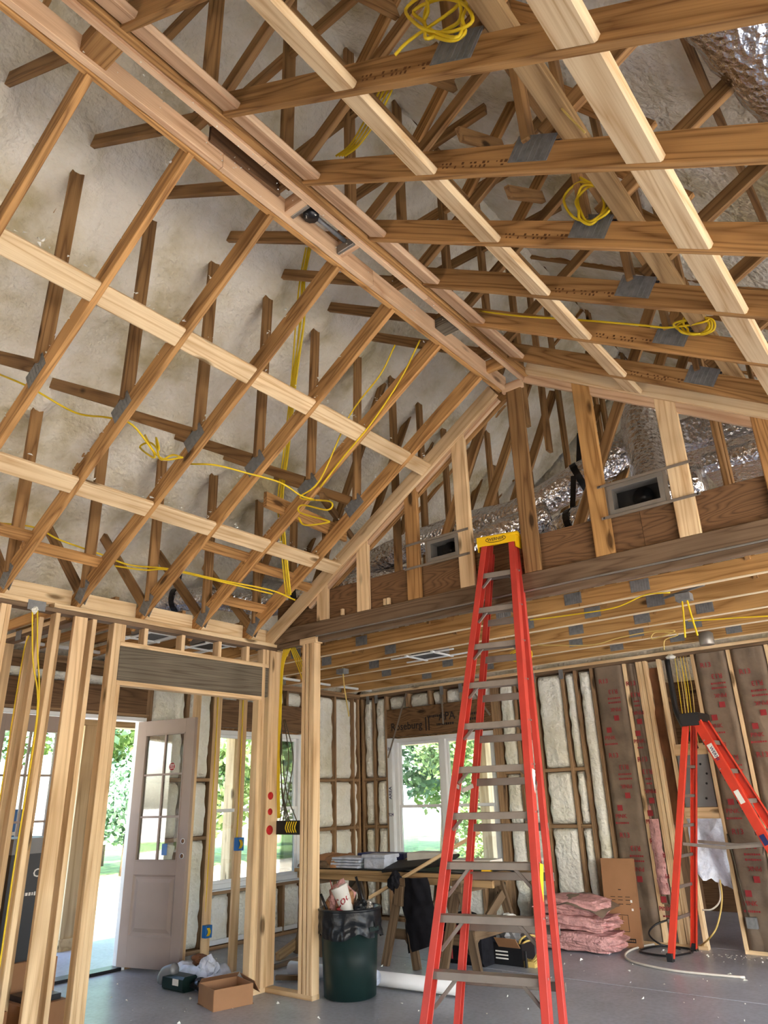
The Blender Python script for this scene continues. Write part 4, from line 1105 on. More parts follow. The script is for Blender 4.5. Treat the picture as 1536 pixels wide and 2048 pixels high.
for lo, hi in (((-1.75, 6.2, 4.35), (-0.6, 6.9, 4.68)), ((-1.3, 6.0, 4.02), (0.1, 6.5, 4.2))):
    box('foil_box', lo, hi, 'foil', pl, ch=0.05)
def register(label, xa, xb, z0, z1, bx0, bx1):
    y = YG - 0.055
    t = thing('vent_boot', label, 'vent', ((xa + xb)/2, y, z0), 'metal vent boots in the gable')
    mb = MB(); f = .035
    mb.box((xa, y - .006, z1 - f), (xb, y + .10, z1)); mb.box((xa, y - .006, z0), (xb, y + .10, z0 + f))
    mb.box((xa, y - .006, z0 + f), (xa + f, y + .10, z1 - f)); mb.box((xb - f, y - .006, z0 + f), (xb, y + .10, z1 - f))
    mb.build('vent_frame', 'tin', t)
    mb = MB(); o = .03
    for lo, hi in (((xa - o, y + .004, z1), (xb + o, y + .008, z1 + .02)), ((xa - o, y + .004, z0 - .02), (xb + o, y + .008, z0)), ((xb, y + .004, z0), (xb + o, y + .008, z1)), ((xa - o, y + .004, z0), (xa, y + .008, z1))):
        mb.box(lo, hi, .0005)
    mb.build('vent_flange', 'tin_dull', t)
    box('vent_throat', (xa + .01, y + .10, z0 + .01), (xb - .01, y + .11, z1 - .01), 'dark', t)
    lathe('duct_coil', [(.06, 0), (.075, .01), (.06, .02), (.08, .03)], 'black', t, axes(((xa+xb)/2 + .03, y + .099, (z0+z1)/2 - .01), (1, 0, 0), (0, 0, 1)), 20)
    for z in (z0 - .012, z1 + .012):
        board('hanger_bar', (bx0, y - .008, z), (bx1, y - .008, z), .008, .022, 'tin_dull', t)
        for x in (bx0 + .02, bx1 - .02): lathe('screw', [(.007, 0), (.005, .006)], 'tin', t, axes((x, y - .012, z), (1, 0, 0), (0, 0, -1)), 8)
register('small metal vent boot left of the ladder top in the gable', -3.50, -3.17, 3.49, 3.69, -3.76, -3.06)
register('larger metal vent boot right of the ladder top in the gable', -1.80, -1.38, 3.485, 3.72, -1.87, -1.14)
# ceiling vents between the joists
for lab, x, y, w, d in (('white ceiling vent frame between the joists left of the ladder', -4.72, 6.72, .36, .30), ('white ceiling vent frame above the cased opening', -5.95, 3.92, .34, .26), ('second white ceiling vent frame beyond the cased opening', -5.95, 4.6, .34, .26)):
    t = thing('ceiling_vent', lab, 'vent', (x, y, 3.02))
    mb = MB()
    for s in (-1, 1):
        mb.box((x - w/2 - .25, y + s*d/2 - .012, 3.03), (x + w/2 + .25, y + s*d/2 + .012, 3.045)); mb.box((x + s*w/2 - .014, y - d/2 - .06, 3.028), (x + s*w/2 + .014, y + d/2 + .06, 3.045))
    mb.build('hanger_frame', 'white', t)
    box('vent_throat', (x - w/2 + .02, y - d/2 + .02, 3.04), (x + w/2 - .02, y + d/2 - .02, 3.06), 'dark', t)
    box('vent_box', (x - w/2, y - d/2, 3.06), (x + w/2, y + d/2, 3.24), 'tin', t)

# ================================================================= batts
def batt(label, x0_, x1_, z0_, z1_, prints, bulge=.05, mat='kraft', seed=0, wav=0.02):
    t = thing('insulation_batt', label, 'insulation', ((x0_ + x1_)/2, YF + .05, z0_), 'paper-faced batts in the far wall')
    w = x1_ - x0_
    def fn(u, v):
        e = min(u, 1 - u)
        b = bulge*min(1, e/.14)**.6 + wav*(nz(u*2.2 + seed, v*7, seed) + .7*nz(u*5 + v*6 + seed, v*3)) * min(1, e/.1)
        return (x0_ + w*u, YF + .035 - b, z0_ + (z1_ - z0_)*v)
    vs, fs = lump_grid(14, 60, fn)
    fc = make('paper_face', vs, fs, mat, t, None, True)
    box('fibre_core', (x0_ + .005, YF + .036, z0_), (x1_ - .005, YF + .085, z1_), 'pink', t)
    if prints:
        z = z1_ - .12 - (seed % 1)*.2; k = 0
        def put(body, size, zz, uu, flip):
            cx = x0_ + w*uu; yy = YF + .035 - bulge - wav*.9 - .004
            ex = (1, 0, 0) if not flip else (-1, 0, 0); ez = (0, 0, 1) if not flip else (0, 0, -1)
            o = text(body, size, 'redprint', fc, axes((cx, yy, zz), ex, ez), 'printing')
        while z > z0_ + .3:
            put('R13', .075, z, .35, False)
            put('R13', .075, z - .13, .62, True); [smudge(fc, axes((x0_ + w*.62, YF + .035 - bulge - wav*.9 - .004, z - q), (1, 0, 0), (0, 0, 1)), min(.15, w*.5), .022, 'redprint', 'printing') for q in (.21, .26)]; put('PINK', .06, z - .34, .62, True)
            box('printed_square', (x0_ + w*.62 - .03, YF + .035 - bulge - wav*.9 - .005, z - .47), (x0_ + w*.62 + .03, YF + .035 - bulge - wav*.9 - .004, z - .41), 'redprint', fc, .0001)
            box('printed_square', (x0_ + w*.32 - .03, YF + .035 - bulge - wav*.9 - .005, z - .60), (x0_ + w*.32 + .03, YF + .035 - bulge - wav*.9 - .004, z - .54), 'redprint', fc, .0001)
            put('PINK', .06, z - .66, .32, False); smudge(fc, axes((x0_ + w*.32, YF + .035 - bulge - wav*.9 - .004, z - .73), (1, 0, 0), (0, 0, 1)), min(.15, w*.5), .022, 'redprint', 'printing')
            z -= .86
batt('brown paper-faced batt between the white foam and the first pale stud', -3.63, -3.255, .04, 2.98, True, seed=.3)
batt('narrow brown batt strip with pink edges left of the doubled stud', -3.215, -3.09, .4, 2.98, True, bulge=.02, seed=1.6, wav=.03)
batt('brown paper-faced batt right of the electrical panel', -2.405, -2.055, .04, 2.98, True, seed=2.1)
batt('brown paper-faced batt at the right edge behind the small ladder', -2.015, -1.66, .04, 2.98, True, seed=.7)
batt('brown paper-faced batt farthest to the right', -1.62, -1.26, .04, 2.98, True, seed=1.2)
tp = make('torn_paper', *lump_grid(4, 30, lambda u, v: (-2.95 + .10*u + .05*nz(v*4, 2), YF + .05 + .03*nz(u*3, v*9), 1.2 + 1.7*v - .3*(1-u)*nz(v*5, 1))), 'brown_panel', None, None, True)
tag(tp, 'torn dark brown paper hanging in the open stud bay', 'paper')
pk = make('pink_tuft', *lump_grid(6, 40, lambda u, v: (-3.215 + .115*u + .02*nz(v*9, 3), YF - .005 - .05*math.sin(u*3.14)*(.6 + .6*nz(v*8, u*4)), .5 + .75*v)), 'pink', None, None, True)
tag(pk, 'strip of pink fibreglass bulging between studs near the floor', 'insulation')

# electrical panel in the wall
ep = thing('electrical_panel', 'grey metal panel box between the studs behind the small ladder', 'electrical panel', (-2.62, YF + .05, 1.36))
box('panel_box', (-2.79, YF + .02, 1.365), (-2.455, YF + .085, 1.90), 'grey', ep)
for i, (x, z) in enumerate(((-2.72, 1.8), (-2.55, 1.8), (-2.52, 1.6), (-2.55, 1.45), (-2.70, 1.46), (-2.5, 1.7))): lathe('knockout', [(.012, 0), (.012, .002)], 'dark', ep, axes((x, YF + .018, z), (1, 0, 0), (0, 0, 1)), 10)
tube('conduit', [(-2.72, YF + .04, 2.97), (-2.715, YF + .03, 2.6), (-2.70, YF + .01, 2.35), (-2.60, YF, 2.08), (-2.56, YF + .02, 1.96)], .032, 'black', ep, 10)
for i in range(6):
    x = -2.60 + .022*i + .008*(i % 3)
    tube('feeder_cable', [(x - .02, YF + .02, 2.98), (x - .03 + .01*(i % 3), YF - .005, 2.6), (x - .045, YF - .0, 2.2), (x - .06, YF + .02, 1.95)], .004, 'wire_dull' if i % 2 else 'wire', ep, 5)
lathe('foam_plug', [(.05, 0), (.06, .02), (.02, .05)], 'foam_wall', ep, axes((-2.66, YF + .0, 2.97), (1, 0, 0), (0, 1, 0)), 10)
# ================================================================= trash can with its rubbish
tx, ty = -4.76, 5.36
tc_ = thing('trash_can', 'dark green round trash can lined with a black bag', 'trash can', (tx, ty, 0))
tm_ = Matrix.Translation((tx, ty, 0))
lathe('can_body', [(.20, 0), (.222, .012), (.236, .30), (.247, .52), (.262, .53), (.262, .56), (.25, .565), (.255, .63), (.268, .635), (.27, .655), (.255, .66), (.243, .64), (.22, .05)], 'can', tc_, tm_, 40, False)
def bagfn(u, v):
    a = u*math.tau; z = .66 - .17*v; r = .274 + .006*v + .012*nz(a*3, v*4, 1)*(v*2) + .008*math.sin(a*17)*v
    z += (.06*nz(a*1.5, 3) - .05*abs(math.sin(a*2.2))) * v
    return (tx + r*math.cos(a), ty + r*math.sin(a), z)
make('bag_skirt', *lump_grid(72, 12, bagfn), 'bag', tc_, None, True)
lathe('bag_lip', [(.276, .652), (.282, .664), (.276, .674), (.25, .672), (.235, .62), (.20, .56)], 'bag', tc_, tm_, 40, False)
make('bag_fill', *lathe_geo([(.235, .60), (.236, .605)], 24), 'bag', tc_, tm_)
tube('bag_knot', [(tx - .26, ty - .06, .50), (tx - .30, ty - .09, .47), (tx - .31, ty - .11, .42), (tx - .28, ty - .09, .40)], lambda t: .03*(1 - .4*t), 'bag', tc_, 8)
for s in (-1, 1): box('handle', (tx + s*.26 - .02, ty - .06, .5), (tx + s*.26 + .02, ty + .06, .535), 'can', tc_)
# cup
cupm = Matrix.Translation((tx + .06, ty - .06, .60)) @ (Matrix.Rotation(math.radians(-22), 4, Vector((CF.x, CF.y, 0)).normalized())) @ Matrix.Rotation(math.radians(41), 4, 'Z')
cup = thing('soda_cup', 'large white paper soda cup with red script leaning in the trash', 'cup', (tx + .06, ty - .06, .60))
lathe('cup_wall', [(.046, 0), (.074, .25), (.079, .257), (.071, .257), (.045, .005)], 'paper', cup, cupm, 28, False)
def bend(body, size, r, z):
    me = text_mesh(body, size, 'redprint').copy()
    for v in me.vertices:
        a = v.co.x / r; d = r + v.co.z + .0015 + (v.co.y)*.11
        v.co = Vector((d*math.sin(a), -d*math.cos(a), z + v.co.y + v.co.x*.25))
    return me
make('cup_script', None, None, None, cup, cupm, mesh=bend('Coca', .10, .062, .15))
for nm, lab, a, b, mt in (('drinking_straw', 'thin red straw sticking out of the trash', (-.12, .02, .62), (-.17, .0, .88), 'redprint'), ('drinking_straw', 'thin white straw sticking out of the trash', (-.01, .03, .62), (-.05, .03, .86), 'whiteprint'), ('plastic_tube', 'dark slim tube leaning out of the trash', (.16, .0, .60), (.02, .06, .90), 'black'), ('plastic_tube', 'dark rod at the left rim of the trash', (-.14, -.06, .62), (-.22, -.05, .78), 'black')):
    o = tube(nm, [(tx + a[0]*.8, ty + a[1] + a[0]*.6, a[2]), (tx + b[0]*.8, ty + b[1] + b[0]*.6, b[2])], .004 if 'straw' in nm else .012, mt, None, 8, 1)
    tag(o, lab, 'straw' if 'straw' in nm else 'tube')
def crumple(name, label, cat, c, r, mat, seed, sq=(1, 1, 1)):
    bm = bmesh.new(); bmesh.ops.create_icosphere(bm, subdivisions=3, radius=1)
    for v in bm.verts:
        k = 1 + .5*nz(v.co.x*1.7 + seed, v.co.y*1.7, v.co.z*1.7) + .25*nz(v.co.x*5, v.co.y*5 + seed, v.co.z*5)
        v.co = Vector((v.co.x*k*r*sq[0], v.co.y*k*r*sq[1], v.co.z*k*r*sq[2]))
    me = bpy.data.meshes.new(name); bm.to_mesh(me); bm.free(); me.materials.append(MAT[mat])
    o = make(name, None, None, None, None, Matrix.Translation(c), mesh=me)
    return tag(o, label, cat)
crumple('paper_wad', 'crumpled pinkish paper heaped in the trash', 'paper', (tx - .09, ty - .02, .73), .12, 'pink', 1, (1, .8, 1))
crumple('paper_wad', 'crumpled tan paper beside the cup in the trash', 'paper', (tx - .02, ty - .03, .71), .10, 'card', 2, (.8, .8, 1.2))
crumple('red_wrapper', 'crumpled red wrapper under the cup in the trash', 'wrapper', (tx + .0, ty - .11, .645), .05, 'redprint', 3, (1, .8, .6))
crumple('metal_can', 'shiny crushed can at the right rim of the trash', 'can', (tx + .16, ty + .06, .68), .04, 'tin', 5)
crumple('paper_cup', 'crushed tan cup at the left rim of the trash', 'cup', (tx - .16, ty - .10, .66), .05, 'card', 9, (.7, .7, 1.3))
crumple('black_wad', 'black plastic wad at the right of the trash', 'plastic', (tx + .13, ty + .0, .67), .06, 'bag', 8)

# ================================================================= work bench on saw horses
bt = thing('work_bench', 'long plank work bench resting on two saw horses by the windows', 'bench', (-5.2, 6.8, 0))
ZB = .83
for i, (ya, yb) in enumerate(((6.50, 6.72), (6.725, 6.95), (6.955, 7.18))):
    board('plank', (-6.62, (ya + yb)/2, ZB - .019), (-3.88 + .03*i, (ya + yb)/2 + .10, ZB - .019), yb - ya, .038, 'bench', bt)
box('edge_rail', (-6.6, 6.535, ZB - .10), (-4.0, 6.573, ZB - .04), 'bench', bt)
for k, x in enumerate((-5.05, -4.35, -6.3)):
    h = thing('saw_horse', 'weathered wooden saw horse under the bench, ' + ('middle one' if k == 0 else 'right one' if k == 1 else 'left one'), 'saw horse', (x, 6.85, 0), 'saw horses')
    box('top_beam', (x - .05, 6.45, ZB - .15), (x + .05, 7.25, ZB - .042), 'bench_old', h)
    for yy in (6.5, 7.2):
        for s in (-1, 1):
            board('leg', (x + s*.02, yy, ZB - .08), (x + s*.20, yy + (.06 if yy > 7 else -.06), 0.0), .038, .089, 'bench_old', h, ref=(1, 0, 0))
        board('leg_tie', (x - .16, yy - .0, .28), (x + .16, yy, .28), .03, .09, 'bench_old', h)
    board('side_tie', (x + .16, 6.45, .34), (x + .16, 7.25, .34), .03, .09, 'bench_old', h)
    board('knee_brace', (x + .05, 6.5, .2), (x + .12, 7.1, .62), .03, .09, 'bench_old', h)
# loose things on the bench
def tagged(o, l, c, g=None): return tag(o, l, c, g)
bm_ = make('black_mat', *board_geo(2.1, .42, .012), 'black', None, axes((-5.35, 6.80, ZB + .007), (1, .03, 0), (0, 1, 0))); tagged(bm_, 'flat black sheet laid along the bench', 'sheet')
def slab(name, label, cat, c, ex, sx, sy, sz, mat, tilt=0.0, group=None):
    m = axes(c, ex, Vector((-ex[1], ex[0], 0))) @ Matrix.Rotation(tilt, 4, 'X')
    vs, fs = board_geo(sx, sy, sz, min(.01, sz*.3)); o = make(name, vs, fs, mat, None, m); return tag(o, label, cat, group)
def cloth_pile(name, label, cat, c, sx, sy, h, mat, seed, fold=.012):
    def fn(u, v):
        e = min(u, 1-u, v, 1-v)
        z = h*min(1, e/.16)**.5*(.8 + .35*nz(u*2.6 + seed, v*2.6, seed)) + fold*math.sin(u*18 + nz(u*6, v*6, seed)*6)*min(1, e/.1)
        return (c[0] + (u - .5)*sx*(1 + .1*nz(v*5, seed)), c[1] + (v - .5)*sy*(1 + .1*nz(u*5, seed)), c[2] + max(0, z))
    return tag(make(name, *lump_grid(28, 20, fn), mat, None, None, True), label, cat)
cloth_pile('tarp', 'folded tan drop cloth at the left end of the bench', 'cloth', (-6.30, 6.78, ZB + .0135), .55, .45, .14, 'card', 3)
cloth_pile('grey_cloth', 'grey work cloth slumped below the drop cloth on the bench', 'cloth', (-6.35, 6.62, ZB + .0135), .5, .22, .07, 'bench_old', 6)
for i in range(4):
    slab('folded_sheet', 'folded white plastic sheet stacked on the bench beside the clear tub', 'plastic sheet', (-5.92 + .01*i, 6.72, ZB + .026 + .028*i), (1, .1*(i % 2), 0), .40, .3, .022, 'poly', 0, 'folded sheets on the bench')
slab('dark_case', 'flat dark navy case behind the clear tub on the bench', 'case', (-5.68, 7.02, ZB + .11), (1, .1, 0), .62, .22, .07, 'navyprint')
tub = thing('clear_tub', 'translucent blue-white plastic tub with a lid on the bench', 'tub', (-5.50, 6.70, ZB + .014))
for nm, lo, hi, mt in (('tub_wall', (-5.64, 6.60, ZB + .014), (-5.36, 6.82, ZB + .12), 'poly'), ('tub_lid', (-5.66, 6.58, ZB + .12), (-5.34, 6.84, ZB + .155), 'poly')): box(nm, lo, hi, mt, tub, ch=.01)
slab('flat_carton', 'dark flattened carton leaning on the bench behind the long stick', 'carton', (-4.98, 6.74, ZB + .075), (1, .12, .10), .75, .38, .03, 'dark', .18)
slab('open_carton', 'pale open carton on the middle of the bench', 'carton', (-5.0, 6.98, ZB + .10), (1, .05, 0), .45, .3, .13, 'paper')
slab('paper_stack', 'heap of white papers at the right of the bench behind the ladder', 'papers', (-4.45, 6.95, ZB + .07), (1, .1, 0), .5, .3, .08, 'paper')
crumple('brown_bag', 'crumpled brown bag behind the clear tub', 'bag', (-5.25, 6.95, ZB + .075), .065, 'card', 12, (1.2, 1, .8))
slab('yellow_level', 'short yellow tool lying on the bench behind the tall ladder', 'tool', (-4.16, 6.72, ZB + .035), (1, .1, 0), .10, .05, .055, 'yellow')
tag(tube('dark_strap', [(-4.10, 6.72, ZB + .03), (-3.98, 6.76, ZB + .045), (-3.86, 6.80, ZB + .02)], .012, 'black', None, 6), 'dark strap beside the yellow tool on the bench', 'strap')
stk = board('long_stick', aty(740, 1795, 6.44), aty(958, 1665, 6.62), .05, .03, 'stud', None); tag(stk, 'long pale board leaning diagonally against the bench', 'board')
def jac(u, v):
    P = aty(800 + 55*u + 30*v*u, 1755 + 150*v - 20*u*v, 6.46)
    return P + Vector((0, -.05*math.sin(u*3.1) - .03*nz(u*4, v*4), 0)) + Vector((.35*v*(1-u)*.3, 0, 0))
jk = thing('black_jacket', 'black jacket hanging from the bench edge', 'jacket', aty(850, 1800, 6.46))
vs, fs = lump_grid(14, 18, jac); n0 = len(vs)
make('jacket_cloth', vs, fs, 'cloth', jk, None, True)
crumple('jacket_hood', '', '', aty(790, 1765, 6.43), .10, 'cloth', 4, (.7, .6, .9))
_h = COL.objects[-1]
for k in ('label', 'category'):
    if k in _h: del _h[k]
_mw = _h.matrix_world.copy(); under(_h, jk)
cp_ = thing('clamp', 'grey wooden clamp block at the bench edge beside the jacket', 'clamp', aty(803, 1780, 6.44))
board('clamp_block', aty(803, 1770, 6.44), aty(800, 1810, 6.44), .09, .10, 'bench_old', cp_, ref=(1, 0, 0)); box('clamp_head', aty(790, 1772, 6.42), aty(818, 1755, 6.50), 'bench_old', cp_)

# ================================================================= things on the floor
tb_ = thing('tool_bag', 'black and red canvas tool bag behind the ladder', 'tool bag', (-4.65, 6.95, 0))
box('bag_body', (-4.86, 6.84, 0), (-4.36, 7.12, .37), 'cloth', tb_, ch=.04)
box('bag_panel', (-4.85, 6.825, .05), (-4.70, 6.838, .28), 'redprint', tb_); box('bag_panel', (-4.66, 6.825, .22), (-4.39, 6.838, .35), 'redprint', tb_)
tube('bag_handle', [(-4.8, 6.98, .33), (-4.7, 6.98, .43), (-4.5, 6.98, .43), (-4.42, 6.98, .33)], .016, 'cloth', tb_)
bx2 = thing('fastener_carton', 'open dark printed carton with a grey bag in it', 'carton', (-4.2, 7.15, 0))
box('carton_side', (-4.36, 7.06, 0), (-4.06, 7.075, .19), 'black', bx2); box('carton_side', (-4.36, 7.30, 0), (-4.06, 7.315, .19), 'black', bx2)
box('carton_side', (-4.375, 7.06, 0), (-4.36, 7.315, .19), 'black', bx2); box('carton_side', (-4.06, 7.06, 0), (-4.045, 7.315, .19), 'black', bx2); box('carton_bottom', (-4.36, 7.075, 0), (-4.06, 7.30, .01), 'card', bx2)
board('carton_flap', (-4.30, 7.02, .20), (-4.06, 7.02, .20), .12, .006, 'card', bx2, ref=(0, 1, .9))
for z in (.05, .08, .11): box('printed_stripe', (-4.34, 7.056, z), (-4.20, 7.0595, z + .012), 'whiteprint', bx2)
crumple('grey_bag', 'grey plastic bag stuffed in the dark carton', 'bag', (-4.25, 7.2, .24), .10, 'grey', 15, (1, .9, 1.2))
crumple('white_glove', 'pair of pale work gloves on top of the grey bag', 'gloves', (-4.24, 7.18, .40), .055, 'paper', 17, (1.4, .9, .7))
cl = thing('coil_pack', 'yellow coil of strapping on a stand on the floor', 'coil', (-4.0, 7.12, 0))
for r, z in ((.12, .14), (.085, .13), (.11, .15)):
    tube('coil_loop', [Vector((-4.0 + r*math.cos(q), 7.14 + .03*math.sin(q*2) + r*.25*math.sin(q), z + r*math.sin(q))) for q in [k*math.tau/20 for k in range(21)]], .009, 'wire_dull', cl, 6, 1)
box('coil_base', (-4.09, 7.08, 0), (-3.93, 7.20, .05), 'wire_dull', cl); box('coil_post', (-4.02, 7.05, .0), (-3.995, 7.07, .14), 'black', cl)
# pink batts piled by the wall
for i, (lab, c, s, mt) in enumerate((('bottom pink insulation batt of the pile by the far wall', (-3.98, 8.18, .10), (.78, .42, .14), 'pink'), ('middle pink insulation batt of the pile by the far wall', (-4.0, 8.2, .26), (.72, .40, .11), 'pink'), ('folded top insulation batt with paper facing on the pile', (-4.02, 8.22, .41), (.62, .38, .13), 'pink'))):
    t = thing('insulation_roll', lab, 'insulation', (c[0], c[1], c[2] - .1), 'loose pink batts')
    bm = bmesh.new(); bmesh.ops.create_cube(bm, size=2); bmesh.ops.subdivide_edges(bm, edges=bm.edges[:], cuts=9, use_grid_fill=True)
    for v in bm.verts:
        q = v.co.copy(); L_ = max(abs(q.x), abs(q.y), abs(q.z)); q2 = q.normalized()*1.15; q = q*.55 + q2*.45
        k = 1 + .10*nz(q.x*2.5 + i*4, q.y*2.5, q.z*3) + .05*nz(q.x*8, q.y*8 + i, q.z*8)
        v.co = Vector((q.x*s[0]*.62*k + .04*nz(q.z*3 + i, 0), q.y*s[1]*.62*k, q.z*s[2]*.62*k + .03*nz(q.x*2 + i*3, q.y)))
    me = bpy.data.meshes.new('fibre'); bm.to_mesh(me); bm.free(); me.materials.append(MAT[mt])
    make('fibre', None, None, None, t, Matrix.Translation(c), mesh=me)
    if i == 2:
        make('paper_cover', *lump_grid(16, 12, lambda u, v: (c[0] + .05 + (u - .5)*.78, c[1] + (v - .5)*.52 - .02, c[2] + .10 - .14*abs(u - .45)**1.5*2 + .03*nz(u*4, v*4) - .06*(1 - v)**2)), 'kraft', t, None, True)
# tall carton leaning on the wall
tcn = thing('tall_carton', 'tall flat brown carton leaning against the far wall', 'carton', (-3.5, 8.5, 0))
mA = axes(aty(1243, 1804, 8.50), Vector((1, .12, 0)), Vector((-.10, .10, 1)))
make('carton_body', *board_geo(.36, .86, .06, .004), 'card', tcn, mA)
def tprint(x, z, w, h, m_='blackprint'): make('printed_mark', *board_geo(w, h, .001, .0001), m_, tcn, mA @ Matrix.Translation((x, z, .031)))
for x in (-.08, .0, .08):
    for z in (.05, .02, -.02): tprint(x, z, .05, .006)
tprint(0.0, .12, .03, .008); tprint(.02, -.36, .2, .04); smudge(tcn, mA @ Matrix.Translation((.02, -.36, .032)), .15, .018, 'card')
for lo, hi in (((-.05, -.28), (-.045, -.12)), ((.06, -.28), (.065, -.12)), ((-.05, -.125), (.065, -.12)), ((-.05, -.28), (.065, -.275)), ((.0, -.2), (.004, -.13))):
    tprint((lo[0]+hi[0])/2, (lo[1]+hi[1])/2, hi[0]-lo[0], hi[1]-lo[1])
tprint(.115, .01, .02, .025, 'whiteprint'); tprint(.12, -.07, .02, .022, 'whiteprint')
# small open carton near the partition
sc_ = thing('small_carton', 'small open brown carton on the slab by the doubled studs', 'carton', (-5.5, 4.68, 0))
A, B_, D_ = Vector((-5.37, 4.40, 0)), Vector((-5.29, 4.74, 0)), Vector((-5.69, 4.50, 0)); E_ = B_ + D_ - A; hh = Vector((0, 0, .15))
for p, q in ((A, B_), (B_, E_), (E_, D_), (D_, A)): board('carton_side', p + hh/2, q + hh/2, .006, .15, 'card', sc_)
board('carton_bottom', (A + D_)/2 + Vector((0, 0, .004)), (B_ + E_)/2 + Vector((0, 0, .004)), .33, .006, 'card_dk', sc_)
board('carton_flap', B_ + hh + Vector((.02, .03, -.03)), E_ + hh + Vector((.03, .04, -.02)), .10, .005, 'card', sc_, ref=(.3, .8, .5)); board('carton_flap', E_ + hh, D_ + hh, .10, .005, 'card_dk', sc_, ref=(-.5, .3, .6))
tag(tube('paper_roll', [atz(420, 1966, .09), atz(478, 1948, .11)], .028, 'paper', None, 12, 1), 'rolled tan paper lying behind the small carton', 'paper roll')
# heap by the door
cloth_pile('clear_bag', 'clear plastic bag heaped on the slab near the open door', 'plastic bag', (-6.25, 4.95, 0), .55, .35, .20, 'poly', 2, .004)
crumple('rope_tangle', 'tangle of dark red cord inside the clear bag', 'cord', (-6.22, 4.92, .20), .08, 'brown_panel', 21, (1.3, .8, .6))
dr = thing('power_tool', 'dark teal power tool in its case beside the clear bag', 'power tool', (-6.28, 4.72, 0))
box('tool_case', (-6.40, 4.64, .0), (-6.10, 4.80, .12), 'can', dr, ch=.02); box('tool_label', (-6.24, 4.633, .05), (-6.16, 4.638, .10), 'paper', dr); tube('tool_body', [(-6.48, 4.70, .05), (-6.42, 4.68, .12), (-6.30, 4.70, .16)], .05, 'grey', dr, 10)
crumple('dark_brush', 'dark bristly mat between the power tool and the carton', 'mat', (-5.98, 4.78, .055), .10, 'black', 24, (1.3, .8, .5))
crumple('grey_ball', 'round pale plastic bundle beside the clear bag', 'bundle', (-6.08, 4.9, .14), .11, 'poly', 26, (.9, .8, 1))
# vinyl roll, pipe and scraps
ra, rb = Vector((-5.75, 5.62, .07)), Vector((-3.92, 5.80, .07))
rl = thing('sheet_roll', 'long white roll of sheet lying on the slab under the ladder', 'roll', ra)
tube('roll_outer', [ra, rb], .058, 'tube', rl, 18, 1); tube('roll_hole', [rb - (rb - ra)*.001, rb + (rb - ra).normalized()*.002], .035, 'dark', rl, 14, 1); tube('roll_film', [ra + Vector((.5, -.02, .02)), ra + Vector((1.1, -.04, .035))], .06, 'poly', rl, 12, 1)
for i, (a, b, lab) in enumerate(((atz(555, 1915, .03), atz(600, 1880, .10), 'short lumber scrap tilted on the slab behind the return wall'), (atz(545, 1935, .02), atz(640, 1905, .02), 'dark lumber scrap lying flat behind the return wall'), (atz(552, 1955, .03), atz(605, 1955, .03), 'stubby grey lumber offcut behind the return wall'), (atz(610, 1880, .05), atz(650, 1860, .12), 'short lumber offcut behind the trash can'))):
    o = board('lumber_scrap', a, b, .05, .09 if i == 0 else .04, 'bench_old' if i else 'bench', None); tag(o, lab, 'lumber')
hz_ = [atz(x, y, .012) for x, y in ((1490, 1955), (1420, 1949), (1340, 1940), (1270, 1925), (1250, 1912), (1262, 1900), (1300, 1890), (1350, 1884))]
tag(tube('white_hose', hz_, .011, 'white_wire', None, 6), 'thin white hose curving over the slab before the small ladder', 'hose')
hb_ = [atz(x, y, .012) for x, y in ((1385, 1905), (1340, 1912), (1290, 1906), (1282, 1900), (1320, 1892), (1375, 1897))] + [atz(1385, 1903, .012)]
tag(tube('black_cable', hb_, .010, 'black', None, 6), 'black cable loop on the slab under the small ladder', 'cable')
tag(tube('black_cable', [aty(1335, 1840, 8.6), aty(1310, 1850, 8.5), aty(1298, 1868, 8.4), aty(1320, 1888, 8.35), atz(1360, 1898, .02)], .010, 'black', None, 6), 'black cable rising from the slab to the doubled stud', 'cable')
tag(tube('tan_cable', [aty(1440, 1760, 8.62), aty(1444, 1800, 8.5), aty(1435, 1850, 8.4), aty(1420, 1875, 8.35), atz(1400, 1893, .02)], .008, 'wire_dull', None, 6), 'tan cable hanging in a curve under the plastic sheet', 'cable')
tag(tube('tan_cable', [aty(1438, 1765, 8.62), aty(1440, 1800, 8.55), aty(1425, 1818, 8.5), aty(1405, 1820, 8.5)], .008, 'white_wire', None, 6), 'short pale cable end curling below the plastic sheet', 'cable')
tag(make('plastic_sheet', *lump_grid(14, 22, lambda u, v: (-2.79 + .36*u, YF - .01 - .05*math.sin(u*7 + v*3)*(1 - v) - .03*nz(u*5, v*5), .70 + .55*v - .12*u*(1 - v) + .06*nz(u*6, 1)*(1 - v))), 'poly', None, None, True), 'crinkled clear plastic sheet hanging below the electrical panel', 'plastic sheet')
jb = thing('outlet_box', 'small grey metal outlet box low on the right wall', 'electrical box', (-2.28, YF - .07, .28))
box('box_body', (-2.36, YF - .075, .24), (-2.26, YF - .02, .34), 'galv', jb); tube('box_cable', [(-2.33, YF - .04, .34), (-2.36, YF - .03, .6), (-2.40, YF - .0, 1.1)], .008, 'wire_dk', jb, 5)
rp = thing('red_pipe', 'pair of dark red pipes standing in the dim room behind the wall', 'pipe', (-2.35, 9.3, 0))
for x in (-2.38, -2.46): tube('pipe_run', [(x, 9.3, 0), (x, 9.3, 1.2)], .018, 'redprint', rp, 8, 1)
